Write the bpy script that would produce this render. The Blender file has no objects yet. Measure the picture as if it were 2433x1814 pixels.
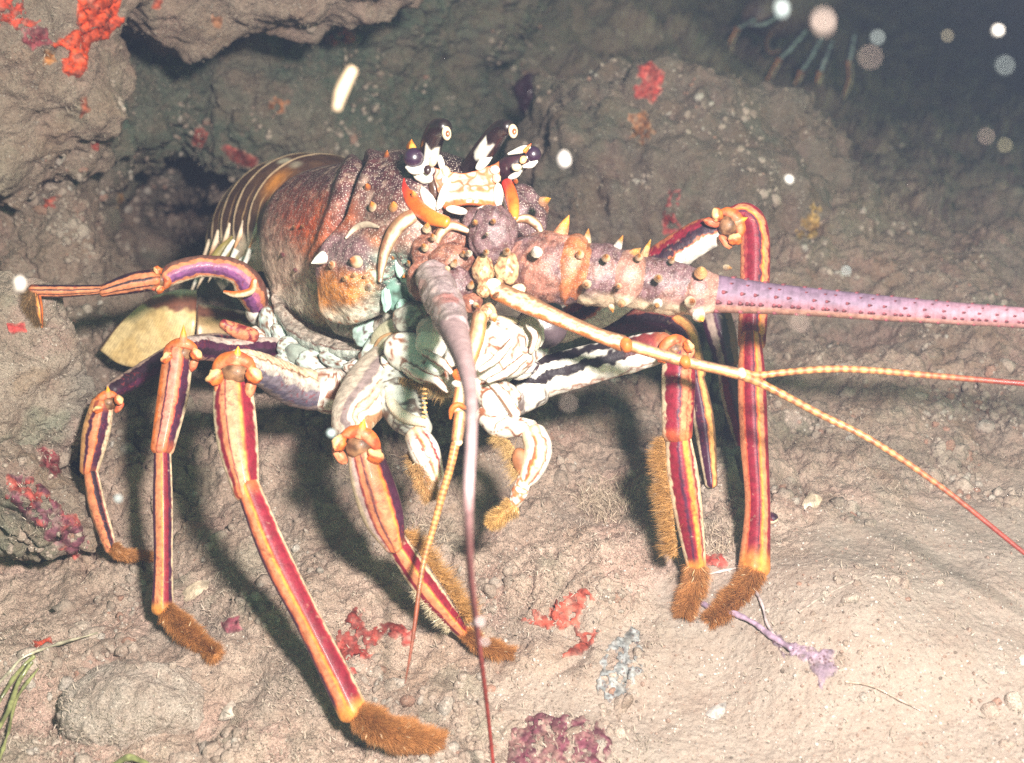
import bpy, math, random
import numpy as np
from mathutils import Vector, Matrix
from mathutils.bvhtree import BVHTree

# ------------------------------------------------------------------ camera, world, light, exposure
F = 2906.0                      # focal length in photograph pixels (2433 x 1814)
CX, CY = 1216.5, 907.0
PITCH = math.radians(22)
CAM = np.array([0.0, 0.0, 0.50])
AX = np.array([1.0, 0, 0])
AF = np.array([0, math.cos(PITCH), -math.sin(PITCH)])
AU = np.array([0, math.sin(PITCH), math.cos(PITCH)])

scene = bpy.context.scene
COL = scene.collection
cam = bpy.data.cameras.new('camera')
cam.sensor_width = 36.0
cam.lens = F / 2433.0 * 36.0
cam.clip_start, cam.clip_end = 0.01, 60
cam.dof.use_dof = True
cam.dof.focus_distance = 0.645
cam.dof.aperture_fstop = 9.0
camo = bpy.data.objects.new('camera', cam)
COL.objects.link(camo)
camo.location = CAM
camo.rotation_euler = (math.pi / 2 - PITCH, 0, 0)
scene.camera = camo

world = bpy.data.worlds.new("World")
scene.world = world
world.use_nodes = True
wn = world.node_tree
bg = wn.nodes['Background']
sky = wn.nodes.new('ShaderNodeTexSky')
sky.sky_type = 'NISHITA'
sky.sun_disc = False
sky.sun_elevation = math.radians(42)
sky.sun_rotation = math.radians(140)
tint = wn.nodes.new('ShaderNodeMix')
tint.data_type = 'RGBA'
tint.blend_type = 'MULTIPLY'
tint.inputs[0].default_value = 1.0
tint.inputs[7].default_value = (0.56, 0.88, 0.36, 1)     # daylight filtered by sea water
wn.links.new(sky.outputs[0], tint.inputs[6])
wn.links.new(tint.outputs[2], bg.inputs['Color'])
bg.inputs['Strength'].default_value = 0.15

strobe = bpy.data.lights.new('strobe', 'POINT')          # the flash that lit the photograph
strobe.energy = 70.0
strobe.color = (1.0, 0.91, 0.84)
strobe.shadow_soft_size = 0.028
so = bpy.data.objects.new('strobe', strobe)
COL.objects.link(so)
so.location = CAM + AX * 0.125 + AU * 0.125 + AF * (-0.01)

vs = scene.view_settings
vs.view_transform = 'Standard'
vs.look = 'None'
vs.exposure = 0.0
vs.gamma = 1.0
scene.cycles.use_denoising = False
scene.cycles.max_bounces = 6
scene.cycles.sample_clamp_indirect = 4.0

# ------------------------------------------------------------------ helpers
rng = np.random.default_rng(7)
random.seed(7)


def P(px, py, d):
    return CAM + AX * ((px - CX) / F * d) + AU * ((CY - py) / F * d) + AF * d


def PA(a):
    a = np.asarray(a, float)
    px, py, d = a[..., 0:1], a[..., 1:2], a[..., 2:3]
    return CAM + AX * ((px - CX) / F * d) + AU * ((CY - py) / F * d) + AF * d


def to_px(V):
    q = np.asarray(V, float) - CAM
    d = q @ AF
    return np.stack([CX + (q @ AX) / d * F, CY - (q @ AU) / d * F, d], -1)


def unit(v):
    v = np.asarray(v, float)
    return v / np.maximum(np.linalg.norm(v, axis=-1, keepdims=True), 1e-12)


_perm = np.random.default_rng(3).permutation(512).astype(np.int64)
_grad = unit(np.random.default_rng(4).normal(size=(512, 3)))


def _h(i, j, k):
    return _perm[(_perm[(_perm[i & 511] + j) & 511] + k) & 511]


def noise(p):
    p = np.asarray(p, float)
    i = np.floor(p).astype(np.int64)
    f = p - i
    w = f * f * f * (f * (f * 6 - 15) + 10)
    out = np.zeros(p.shape[:-1])
    for a in (0, 1):
        for b in (0, 1):
            for c in (0, 1):
                g = _grad[_h(i[..., 0] + a, i[..., 1] + b, i[..., 2] + c)]
                dt = (g * (f - np.array([a, b, c]))).sum(-1)
                out += dt * (w[..., 0] if a else 1 - w[..., 0]) * (w[..., 1] if b else 1 - w[..., 1]) * (w[..., 2] if c else 1 - w[..., 2])
    return out * 1.6


def fbm(p, octs=4, gain=0.5, lac=2.07):
    p = np.asarray(p, float)
    s, a = 0, 1.0
    for o in range(octs):
        s = s + a * noise(p + o * 17.3)
        p = p * lac
        a *= gain
    return s


def worley(p):
    """distance to the nearest and second nearest jittered cell point"""
    p = np.asarray(p, float)
    i = np.floor(p).astype(np.int64)
    f1 = np.full(p.shape[:-1], 9.0)
    f2 = f1.copy()
    for a in (-1, 0, 1):
        for b in (-1, 0, 1):
            for c in (-1, 0, 1):
                h = _h(i[..., 0] + a, i[..., 1] + b, i[..., 2] + c)
                q = i + np.array([a, b, c]) + 0.5 + _grad[h] * 0.42
                d = np.linalg.norm(q - p, axis=-1)
                f2 = np.minimum(f2, np.maximum(f1, d))
                f1 = np.minimum(f1, d)
    return f1, f2


def sst(a, b, x):
    t = np.clip((x - a) / (b - a), 0, 1)
    return t * t * (3 - 2 * t)


def mix(c0, c1, t):
    c0, c1 = np.asarray(c0, float), np.asarray(c1, float)
    return c0 + (c1 - c0) * np.asarray(t)[..., None]


def empty(name, loc=(0, 0, 0), label=None, cat=None, group=None):
    o = bpy.data.objects.new(name, None)
    COL.objects.link(o)
    o.location = loc
    o.empty_display_size = 0.02
    tag(o, label, cat, group)
    return o


def tag(o, label=None, cat=None, group=None, kind=None):
    if label: o['label'] = label
    if cat: o['category'] = cat
    if group: o['group'] = group
    if kind: o['kind'] = kind
    return o


def world_of(o):
    m = o.matrix_parent_inverse @ Matrix.LocRotScale(o.location, o.rotation_euler, o.scale)
    return world_of(o.parent) @ m if o.parent else Matrix.LocRotScale(o.location, o.rotation_euler, o.scale)


def hang(o, parent):
    if parent is not None:
        o.parent = parent
        o.matrix_parent_inverse = world_of(parent).inverted()


class MB:
    """collects vertices, faces and per-vertex colours; build() links them as one mesh object"""

    def __init__(self):
        self.V, self.Fq, self.Ft, self.C, self.n = [], [], [], [], 0

    def add(self, V, C, quads=None, tris=None):
        V = np.asarray(V, float).reshape(-1, 3)
        C = np.asarray(C, float)
        if C.ndim == 1:
            C = np.tile(C[:3], (len(V), 1))
        C = C.reshape(-1, 3)
        self.V.append(V)
        self.C.append(C)
        if quads is not None and len(quads): self.Fq.append(np.asarray(quads, np.int64).reshape(-1, 4) + self.n)
        if tris is not None and len(tris): self.Ft.append(np.asarray(tris, np.int64).reshape(-1, 3) + self.n)
        self.n += len(V)
        return self

    def arrays(self):
        V = np.concatenate(self.V)
        C = np.concatenate(self.C)
        q = np.concatenate(self.Fq) if self.Fq else np.zeros((0, 4), np.int64)
        t = np.concatenate(self.Ft) if self.Ft else np.zeros((0, 3), np.int64)
        return V, C, q, t

    def build(self, name, mat, parent=None, smooth=True, alpha=None):
        V, C, q, t = self.arrays()
        org = V.mean(0) if parent is None else np.zeros(3)
        me = bpy.data.meshes.new(name)
        me.vertices.add(len(V))
        me.vertices.foreach_set('co', (V - org).astype(np.float32).ravel())
        nl = q.size + t.size
        me.loops.add(nl)
        me.loops.foreach_set('vertex_index', np.concatenate([q.ravel(), t.ravel()]).astype(np.int32))
        st = np.concatenate([np.arange(len(q)) * 4, q.size + np.arange(len(t)) * 3]).astype(np.int32)
        me.polygons.add(len(q) + len(t))
        me.polygons.foreach_set('loop_start', st)
        me.update(calc_edges=True)
        me.validate()
        if smooth:
            me.polygons.foreach_set('use_smooth', np.ones(len(me.polygons), bool))
        ca = me.color_attributes.new('Col', 'FLOAT_COLOR', 'POINT')
        if len(me.vertices) == len(C):
            ca.data.foreach_set('color', np.concatenate([np.clip(C, 0, 1), np.ones((len(C), 1)) if alpha is None else np.reshape(alpha, (-1, 1))], 1).astype(np.float32).ravel())
        me.materials.append(mat)
        o = bpy.data.objects.new(name, me)
        COL.objects.link(o)
        o.location = org
        hang(o, parent)
        return o


def grid_quads(nr, nc, wrap=False):
    r = np.arange(nr - 1)[:, None]
    c = np.arange(nc if wrap else nc - 1)[None, :]
    c2 = (c + 1) % nc
    a = r * nc + c
    b = r * nc + c2
    d = (r + 1) * nc + c
    e = (r + 1) * nc + c2
    return np.stack([a, b, e, d], -1).reshape(-1, 4)


def spline(pts, n):
    """Catmull-Rom through pts (any dimension), n samples spaced by index"""
    p = np.asarray(pts, float)
    k = len(p)
    if k == 2:
        t = np.linspace(0, 1, n)[:, None]
        return p[0] * (1 - t) + p[1] * t
    q = np.concatenate([[2 * p[0] - p[1]], p, [2 * p[-1] - p[-2]]])
    seg = np.linalg.norm(np.diff(p[:, :3], axis=0), axis=1) + 1e-9
    cum = np.concatenate([[0], np.cumsum(seg)])
    s = np.linspace(0, cum[-1], n)
    i = np.clip(np.searchsorted(cum, s, 'right') - 1, 0, k - 2)
    t = ((s - cum[i]) / seg[i])[:, None]
    a, b, c, d = q[i], q[i + 1], q[i + 2], q[i + 3]
    return 0.5 * (2 * b + (c - a) * t + (2 * a - 5 * b + 4 * c - d) * t ** 2 + (3 * b - a - 3 * c + d) * t ** 3)
# ------------------------------------------------------------------ materials
def shell_mat(name, rough=0.35, bump=0.0, bscale=900, speck=0.0, sscale=1400, dark=0.0, dscale=500, spec=0.5, coat=0.0, vary=0.12, sss=0.0, trans=0.0):
    """colour attribute with fine light specks, dark freckles, tone variation and bump"""
    m = bpy.data.materials.new(name)
    m.use_nodes = True
    nt = m.node_tree
    N, L = nt.nodes, nt.links
    b = N['Principled BSDF']
    at = N.new('ShaderNodeAttribute'); at.attribute_name = 'Col'
    tc = N.new('ShaderNodeTexCoord')
    col = at.outputs['Color']

    def mixc(fac, c0, c1, blend='MIX'):
        x = N.new('ShaderNodeMix'); x.data_type = 'RGBA'; x.blend_type = blend
        if isinstance(fac, float): x.inputs[0].default_value = fac
        else: L.new(fac, x.inputs[0])
        for s, c in ((6, c0), (7, c1)):
            if isinstance(c, tuple): x.inputs[s].default_value = (*c, 1)
            else: L.new(c, x.inputs[s])
        return x.outputs[2]

    def nz(scale, detail=3.0, rough_=0.6):
        n = N.new('ShaderNodeTexNoise'); n.inputs['Scale'].default_value = scale
        n.inputs['Detail'].default_value = detail; n.inputs['Roughness'].default_value = rough_
        L.new(tc.outputs['Object'], n.inputs['Vector'])
        return n.outputs['Fac']

    def ramp(v, a, b_, lo=0.0, hi=1.0):
        r = N.new('ShaderNodeMapRange'); r.interpolation_type = 'SMOOTHSTEP'
        L.new(v, r.inputs[0])
        for i, x in zip((1, 2, 3, 4), (a, b_, lo, hi)): r.inputs[i].default_value = x
        return r.outputs[0]

    def vor(scale):
        v = N.new('ShaderNodeTexVoronoi'); v.inputs['Scale'].default_value = scale
        L.new(tc.outputs['Object'], v.inputs['Vector'])
        return v.outputs['Distance']

    if vary:
        f = ramp(nz(260, 4), 0.3, 0.7, 1 - vary * 2.2, 1 + vary)
        h = N.new('ShaderNodeVectorMath'); h.operation = 'SCALE'
        L.new(col, h.inputs[0]); L.new(f, h.inputs['Scale'])
        col = h.outputs[0]
    if dark:
        fac = ramp(vor(dscale), 0.22, 0.42, dark, 0.0)
        gate = ramp(nz(140, 2), 0.42, 0.58)
        mm = N.new('ShaderNodeMath'); mm.operation = 'MULTIPLY'; L.new(fac, mm.inputs[0]); L.new(gate, mm.inputs[1])
        col = mixc(mm.outputs[0], col, (0.07, 0.025, 0.02))
    if speck:
        fac = ramp(vor(sscale), 0.16, 0.36, speck, 0.0)
        col = mixc(fac, col, (0.85, 0.72, 0.62))
    L.new(col, b.inputs['Base Color'])
    b.inputs['Roughness'].default_value = rough
    b.inputs['Specular IOR Level'].default_value = spec
    if coat:
        b.inputs['Coat Weight'].default_value = coat
        b.inputs['Coat Roughness'].default_value = 0.12
    if trans:
        b.inputs['Transmission Weight'].default_value = trans
    if bump:
        bp = N.new('ShaderNodeBump'); bp.inputs['Strength'].default_value = bump
        bp.inputs['Distance'].default_value = 0.0006
        L.new(nz(bscale, 3), bp.inputs['Height'])
        L.new(bp.outputs[0], b.inputs['Normal'])
    return m


def rock_mat(name, fuzz=1.0, bright=1.0):
    """silty reef rock: attribute tint, mottling at four sizes, pits, pale grains, crusty bump"""
    m = bpy.data.materials.new(name)
    m.use_nodes = True
    nt = m.node_tree
    N, L = nt.nodes, nt.links
    b = N['Principled BSDF']
    at = N.new('ShaderNodeAttribute'); at.attribute_name = 'Col'
    ge = N.new('ShaderNodeNewGeometry')

    def nz(scale, detail=5.0, r_=0.62, out='Fac', dist=0.0):
        n = N.new('ShaderNodeTexNoise'); n.inputs['Scale'].default_value = scale
        n.inputs['Detail'].default_value = detail; n.inputs['Roughness'].default_value = r_
        n.inputs['Distortion'].default_value = dist
        L.new(ge.outputs['Position'], n.inputs['Vector'])
        return n.outputs[out]

    def rm(v, a, b_, lo=0.0, hi=1.0):
        r = N.new('ShaderNodeMapRange'); r.interpolation_type = 'SMOOTHSTEP'
        L.new(v, r.inputs[0])
        for i, x in zip((1, 2, 3, 4), (a, b_, lo, hi)): r.inputs[i].default_value = x
        return r.outputs[0]

    def mixc(fac, c0, c1, blend='MIX'):
        x = N.new('ShaderNodeMix'); x.data_type = 'RGBA'; x.blend_type = blend
        if isinstance(fac, float): x.inputs[0].default_value = fac
        else: L.new(fac, x.inputs[0])
        for s, c in ((6, c0), (7, c1)):
            if isinstance(c, tuple): x.inputs[s].default_value = (*c, 1)
            else: L.new(c, x.inputs[s])
        return x.outputs[2]

    def mixg(fac, c0, c1): return mixc(mul(fac, at.outputs['Alpha']), c0, c1)

    def mul(a, b_):
        x = N.new('ShaderNodeMath'); x.operation = 'MULTIPLY'
        L.new(a, x.inputs[0])
        if isinstance(b_, float): x.inputs[1].default_value = b_
        else: L.new(b_, x.inputs[1])
        return x.outputs[0]

    col = at.outputs['Color']
    col = mixg(rm(nz(55, 5, 0.7), 0.35, 0.72, 0, 0.55), col, (0.23, 0.135, 0.09))       # brown film
    col = mixg(rm(nz(90, 4, 0.7), 0.55, 0.75, 0, 0.6), col, (0.44, 0.30, 0.24))         # pinkish crust
    col = mixg(rm(nz(120, 6, 0.75), 0.56, 0.70, 0, 0.65), col, (0.10, 0.085, 0.07))     # dark turf
    col = mixg(rm(nz(420, 5, 0.8), 0.54, 0.72, 0, 0.8), col, (0.50, 0.43, 0.36))        # pale grit
    col = mixg(rm(nz(620, 4, 0.75), 0.56, 0.68, 0, 0.9), col, (0.045, 0.036, 0.03))    # small pits
    col = mixg(rm(nz(1300, 3, 0.7), 0.40, 0.62, 0.45, 0), col, (0.09, 0.075, 0.06))       # dark silt grain
    col = mixg(rm(nz(1100, 3, 0.7), 0.60, 0.72, 0, 0.6), col, (0.62, 0.55, 0.48))
    v = N.new('ShaderNodeTexVoronoi'); v.inputs['Scale'].default_value = 330
    L.new(ge.outputs['Position'], v.inputs['Vector'])
    sp = mul(rm(v.outputs['Distance'], 0.10, 0.2, 1, 0), rm(nz(60, 2), 0.52, 0.62))
    col = mixc(mul(sp, 0.8), col, (0.75, 0.70, 0.62))                                   # shell grains
    L.new(col, b.inputs['Base Color'])
    b.inputs['Roughness'].default_value = 0.85
    b.inputs['Specular IOR Level'].default_value = 0.25
    add = N.new('ShaderNodeMath'); add.operation = 'ADD'
    L.new(nz(500, 6, 0.75), add.inputs[0]); L.new(mul(nz(150, 5, 0.7), 2.0), add.inputs[1])
    bp = N.new('ShaderNodeBump'); L.new(mul(at.outputs['Alpha'], 0.9 * fuzz), bp.inputs['Strength'])
    bp.inputs['Distance'].default_value = 0.0030
    L.new(add.outputs[0], bp.inputs['Height'])
    L.new(bp.outputs[0], b.inputs['Normal'])
    return m


M_rock = rock_mat('reef_rock')

# ------------------------------------------------------------------ the ground and cave wall: one sheet
CP = np.array([
    (-900, 2300, .47), (300, 2300, .46), (1216, 2300, .46), (2200, 2300, .455), (3300, 2300, .45),
    (-700, 1814, .57), (0, 1814, .56), (600, 1814, .558), (1216, 1814, .555), (1800, 1814, .545), (2433, 1814, .53), (3200, 1814, .52),
    (-700, 1550, .64), (0, 1550, .63), (600, 1550, .615), (1200, 1550, .615), (1700, 1550, .612), (2433, 1550, .59), (3200, 1550, .57),
    (0, 1300, .715), (350, 1310, .695), (900, 1300, .672), (1400, 1300, .675), (1900, 1300, .67), (2433, 1300, .66),
    (-700, 1000, .80), (200, 1000, .785), (900, 1000, .755), (1400, 1000, .775), (1900, 1000, .775), (2433, 1000, .77), (3200, 1000, .74),
    (-700, 700, .86), (0, 700, .88), (400, 700, .97), (900, 700, .93), (1500, 700, .92), (2000, 700, .90), (2433, 700, .90), (3200, 700, .9),
    (0, 450, .90), (330, 400, 1.05), (410, 525, 1.28), (470, 610, 1.2), (240, 560, .97), (560, 330, 1.08), (900, 450, 1.06), (1500, 450, 1.06), (2000, 450, 1.06), (2433, 450, 1.35),
    (-700, 200, .95), (0, 200, 1.0), (500, 200, 1.05), (1000, 200, 1.15), (1280, 250, 1.35), (1600, 200, 1.35), (1850, 240, 1.7), (2100, 200, 2.6), (2433, 200, 3.3), (3300, 200, 3.3),
    (0, -100, 1.05), (600, -100, 1.05), (1200, -100, 1.2), (1500, -100, 2.0), (1800, -100, 3.2), (2433, -100, 3.8),
    (-900, -700, 1.2), (200, -700, 1.2), (1216, -700, 1.35), (2100, -700, 1.9), (3300, -700, 1.9)], float)  # unseen upper right bends forward, an added roof to shade the deep cave


def _phi(r):
    return np.sqrt(r * r + 90.0 ** 2)


_A = _phi(np.linalg.norm(CP[:, None, :2] - CP[None, :, :2], axis=-1))
_K = np.concatenate([_A, np.ones((len(CP), 1))], 1)
_K = np.concatenate([_K, np.ones((1, len(CP) + 1))], 0)
_K[-1, -1] = 0
_K[:len(CP), :len(CP)] += np.eye(len(CP)) * 12
_W = np.linalg.solve(_K, np.concatenate([np.log(CP[:, 2]), [0]]))


def base_depth(px, py):
    out = np.full(px.shape, _W[-1])
    for (x, y, _), w in zip(CP, _W[:-1]):
        out = out + w * _phi(np.hypot(px - x, py - y))
    return np.exp(out)


def axis(lo, hi, a, b, step):
    mid = np.arange(a, b + step, step)
    left, s, x = [], step, a
    while x > lo:
        s *= 1.12; x -= s; left.append(x)
    right, s, x = [], step, mid[-1]
    while x < hi:
        s *= 1.12; x += s; right.append(x)
    return np.concatenate([left[::-1], mid, right])


def rough(V, Nn, amp=1.0, seed=0.0):
    """reef relief: lumps, pebbly cells, cracks and grain; returns metres along the normal"""
    s = V + seed
    h = 0.016 * fbm(s * 7, 3) + 0.0075 * fbm(s * 26, 3)
    f1, f2 = worley(s * 30 + 0.8 * np.stack([noise(s * 40), noise(s * 40 + 5), noise(s * 40 + 9)], -1))
    gate = sst(-0.05, 0.35, noise(s * 11 + 3))
    h += gate * (0.007 * (1 - np.clip(f1, 0, 1)) - 0.006 * (1 - sst(0.0, 0.13, f2 - f1)))
    f1, f2 = worley(s * 85)
    gate = sst(0.0, 0.3, noise(s * 17 + 8))
    h += gate * 0.0028 * (1 - f1)
    h += 0.0030 * fbm(s * 95, 3, 0.6) + 0.0016 * np.abs(noise(s * 210)) + 0.0007 * noise(s * 420)
    return h * amp


def rock_col(V, seed=0.0):
    s = V + seed
    c = np.tile(np.array([0.285, 0.225, 0.175]), (len(V), 1))
    c = mix(c, (0.36, 0.285, 0.225), sst(-0.1, 0.45, fbm(s * 9 + 2, 3)))
    c = mix(c, (0.19, 0.165, 0.135), sst(0.0, 0.5, fbm(s * 14 + 7, 3)) * 0.8)
    c = mix(c, (0.34, 0.21, 0.175), sst(0.2, 0.5, fbm(s * 22 + 11, 3)) * 0.5)
    c = mix(c, (0.22, 0.14, 0.08), sst(0.3, 0.6, fbm(s * 30 + 15, 3)) * 0.5)
    c = mix(c, (0.15, 0.17, 0.115), sst(0.25, 0.6, fbm(s * 18 + 21, 3)) * 0.6)
    return c


def grid_normals(G):
    du = np.gradient(G, axis=1)
    dv = np.gradient(G, axis=0)
    n = unit(np.cross(du, dv))
    flip = ((CAM - G) * n).sum(-1) < 0
    n[flip] *= -1
    return n


gx = axis(-900, 3300, -150, 2583, 3.4)
gy = axis(-800, 2300, -120, 1934, 3.4)
GX, GY = np.meshgrid(gx, gy)
D = base_depth(GX, GY)
G = PA(np.stack([GX, GY, D], -1))
GN = grid_normals(G)
# smooth silt lies over the front right of the floor; rock shows elsewhere
sand = sst(0, 1, (GX - 1350) / 520 + (GY - 1330) / 400 - 0.25 + 0.5 * fbm(G.reshape(-1, 3) * 18, 3).reshape(GX.shape)) * sst(1120, 1330, GY + (GX - 1900) * 0.18)
h = rough(G.reshape(-1, 3), None).reshape(GX.shape)
hs = (0.006 * fbm(G.reshape(-1, 3) * 14, 2) + 0.0005 * fbm(G.reshape(-1, 3) * 150, 3) + .0006 * noise(G.reshape(-1, 3) * 480)).reshape(GX.shape)
far = np.clip(D / 0.75, 0.75, 2.2)
H = h * far * (1 - sand) + hs * sand
# the sand mound under the front right feet
H = H + 0.022 * np.exp(-(((GX - 2050) / 330) ** 2 + ((GY - 1480) / 190) ** 2))
GT = G + GN * H[..., None]
gcol = rock_col(GT.reshape(-1, 3))
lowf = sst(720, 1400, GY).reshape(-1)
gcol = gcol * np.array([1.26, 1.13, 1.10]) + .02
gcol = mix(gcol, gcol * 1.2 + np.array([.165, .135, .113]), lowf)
# greenish shade of the recessed cave wall, painted into its colour
green_shade = sst(520, 330, GY).reshape(-1) * sst(1500, 1100, GX).reshape(-1) * sst(0, 180, GX).reshape(-1)
gcol = mix(gcol, (.060, .125, .085), np.clip(green_shade * (.82 + .5 * fbm(GT.reshape(-1, 3) * 12 + 4, 3)), 0, .9))
gcol = mix(gcol, (0.325, 0.268, 0.225), sand.reshape(-1) * 0.95)
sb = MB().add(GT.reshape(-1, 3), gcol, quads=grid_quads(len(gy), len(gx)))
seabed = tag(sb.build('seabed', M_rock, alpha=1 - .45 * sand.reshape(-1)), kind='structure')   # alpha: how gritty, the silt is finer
SURF = [(GT.reshape(-1, 3), sb.Fq[0])]


# ------------------------------------------------------------------ separate rocks
def ico(sub):
    import bmesh
    bm = bmesh.new()
    bmesh.ops.create_icosphere(bm, subdivisions=sub, radius=1)
    v = np.array([x.co[:] for x in bm.verts])
    f = np.array([[q.index for q in t.verts] for t in bm.faces])
    bm.free()
    return v, f


ICO = {k: ico(k) for k in (2, 3, 4, 7)}


def rock_blob(name, c, radii, label, cat='rock', rot=0.0, amp=1.0, seed=0.0, sub=7, warp=0.22, colf=None, group=None):
    """c = (px, py, depth); radii in metres along picture right, picture up, and depth"""
    v, f = ICO[sub]
    w = 1 + warp * fbm(v * 1.6 + seed, 3)
    q = v * w[:, None] * np.array(radii)
    cr, sr = math.cos(rot), math.sin(rot)
    q = np.stack([q[:, 0] * cr - q[:, 1] * sr, q[:, 0] * sr + q[:, 1] * cr, q[:, 2]], -1)
    V = P(*c) + q[:, 0:1] * AX + q[:, 1:2] * AU + q[:, 2:3] * AF
    n = unit(v / np.array(radii))
    n = np.stack([n[:, 0] * cr - n[:, 1] * sr, n[:, 0] * sr + n[:, 1] * cr, n[:, 2]], -1)
    n = n[:, 0:1] * AX + n[:, 1:2] * AU + n[:, 2:3] * AF
    V = V + n * rough(V, n, amp, seed)[:, None]
    col = rock_col(V, seed)
    if colf is not None: col = colf(V, col)
    mb = MB().add(V, col, tris=f)
    o = tag(mb.build(name, M_rock), label, cat, group)
    SURF.append((V, f))
    return o
rock_blob('overhang_rock', (440, -185, .90), (.190, .082, .12), 'big overhanging reef rock along the top edge above the tail', rot=-0.06, seed=2.0, amp=1.1, colf=lambda V, c: mix(c * 1.35, (.50, .35, .27), .4 + 0 * c[:, 0]))
rock_blob('wall_rock', (20, 120, .86), (.075, .085, .09), 'pale rough rock in the top left corner with orange sponge running down it', seed=5.0, amp=1.0, colf=lambda V, c: mix(c * 1.35, (.50, .35, .27), .4 + 0 * c[:, 0]))
rock_blob('reef_lump', (-40, 945, .722), (.062, .064, .055), 'lumpy silty reef rock on the left edge under the outstretched leg', seed=9.0, amp=0.75, warp=0.14, colf=lambda V, c: c * 1.55 + .03)
rock_blob('crusted_rock', (40, 1190, .70), (.050, .026, .045), 'low rock knob crusted purple and red on the left edge', seed=12.0, amp=0.8, rot=-0.45, colf=lambda V, c: c * 1.3)
rock_blob('mound_rock', (1600, 575, 1.09), (.155, .155, .14), 'rounded turf covered boulder behind the lobster with a red patch near its top', seed=16.0, amp=1.1, warp=0.2, colf=lambda V, c: c * .78)
rock_blob('cobble', (318, 1705, .592), (.0315, .0215, .02), 'smooth pale oval cobble in the bottom left corner', cat='stone', seed=20.0, amp=0.42, warp=0.12, rot=0.15,
          colf=lambda V, c: mix(c, (0.64, 0.54, 0.46), np.full(len(V), 0.85)))
# ------------------------------------------------------------------ surface lookup for contact and for growths
BVHS = [BVHTree.FromPolygons(V.tolist(), f.tolist()) for V, f in SURF]


def hit(px, py):
    """nearest ground or rock along the line of sight through a photograph pixel: point, normal, depth"""
    o = Vector(CAM)
    d = Vector(P(px, py, 1.0) - CAM).normalized()
    best = None
    for b in BVHS:
        r = b.ray_cast(o, d)
        if r[0] is not None and (best is None or r[3] < best[2]):
            best = (np.array(r[0]), np.array(r[1]), r[3])
    if best is None: return None
    n = best[1]
    if n @ (CAM - best[0]) < 0: n = -n
    return best[0], n, float((best[0] - CAM) @ AF)


def gd(px, py, off=0.0):
    r = hit(px, py)
    return (r[2] if r else 1.0) + off


# ------------------------------------------------------------------ shell shapes
ORANGE, PEACH, YEL = (.62, .145, .026), (.60, .215, .10), (.70, .27, .048)
CRIM, PURP, DPUR = (.205, .010, .024), (.060, .012, .036), (.028, .010, .020)
CREAM, WHITE, TEAL = (.70, .54, .36), (.78, .74, .66), (.36, .56, .48)
RED, DBR, BRN = (.62, .07, .03), (.07, .03, .018), (.25, .12, .06)


def tube(mb, pts, rad, colf, n=60, m=32, flat=1.0, caps=(0.7, 0.7), lump=0.0, ridge=0.0, seed=0.0, facet=2.0):
    A = spline(np.concatenate([np.asarray(pts, float), np.asarray(rad, float)[:, None]], 1), n)
    C = PA(A[:, :3])
    R = np.maximum(A[:, 3], 0.3) * A[:, 2] / F
    T = unit(np.gradient(C, axis=0))
    tt = np.linspace(0, 1, n)
    k = 6
    if caps[0]:
        th = np.linspace(math.pi / 2, 0, k, endpoint=False)
        C = np.concatenate([C[0] - T[0] * (R[0] * caps[0] * np.sin(th))[:, None], C])
        R = np.concatenate([np.maximum(R[0] * np.cos(th), 1e-6), R]); T = np.concatenate([np.repeat(T[:1], k, 0), T]); tt = np.concatenate([np.zeros(k), tt])
    if caps[1]:
        th = np.linspace(0, math.pi / 2, k + 1)[1:]
        C = np.concatenate([C, C[-1] + T[-1] * (R[-1] * caps[1] * np.sin(th))[:, None]])
        R = np.concatenate([R, np.maximum(R[-1] * np.cos(th), 1e-6)]); T = np.concatenate([T, np.repeat(T[-1:], k, 0)]); tt = np.concatenate([tt, np.ones(k)])
    W = unit(CAM - C)
    W = unit(W - T * (W * T).sum(-1, keepdims=True))
    S = np.cross(W, T)
    a = np.linspace(-math.pi, math.pi, m, endpoint=False)
    ca, sa = np.cos(a)[None, :, None], np.sin(a)[None, :, None]
    rr = np.ones((len(C), m))
    if facet != 2.0:
        rr = rr * ((np.abs(np.cos(a)) ** facet + np.abs(np.sin(a)) ** facet) ** (-1 / facet))[None, :]
    if ridge:
        rr = rr + ridge * np.cos(3 * a)[None, :]
    V = C[:, None] + R[:, None, None] * rr[..., None] * (ca * W[:, None] * flat + sa * S[:, None])
    if lump:
        nn = ca * W[:, None] + sa * S[:, None]
        V = V + nn * (lump * fbm(V * 120 + seed, 3))[..., None]
    x = np.broadcast_to(np.sin(a)[None], rr.shape).reshape(-1)
    aa = np.broadcast_to(a[None], rr.shape).reshape(-1)
    t = np.broadcast_to(tt[:, None], rr.shape).reshape(-1)
    Vf = V.reshape(-1, 3)
    c = colf(x, aa, t, Vf) if callable(colf) else np.tile(np.array(colf, float), (len(Vf), 1))
    mb.add(Vf, c, quads=grid_quads(len(C), m, True))
    return C


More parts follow.
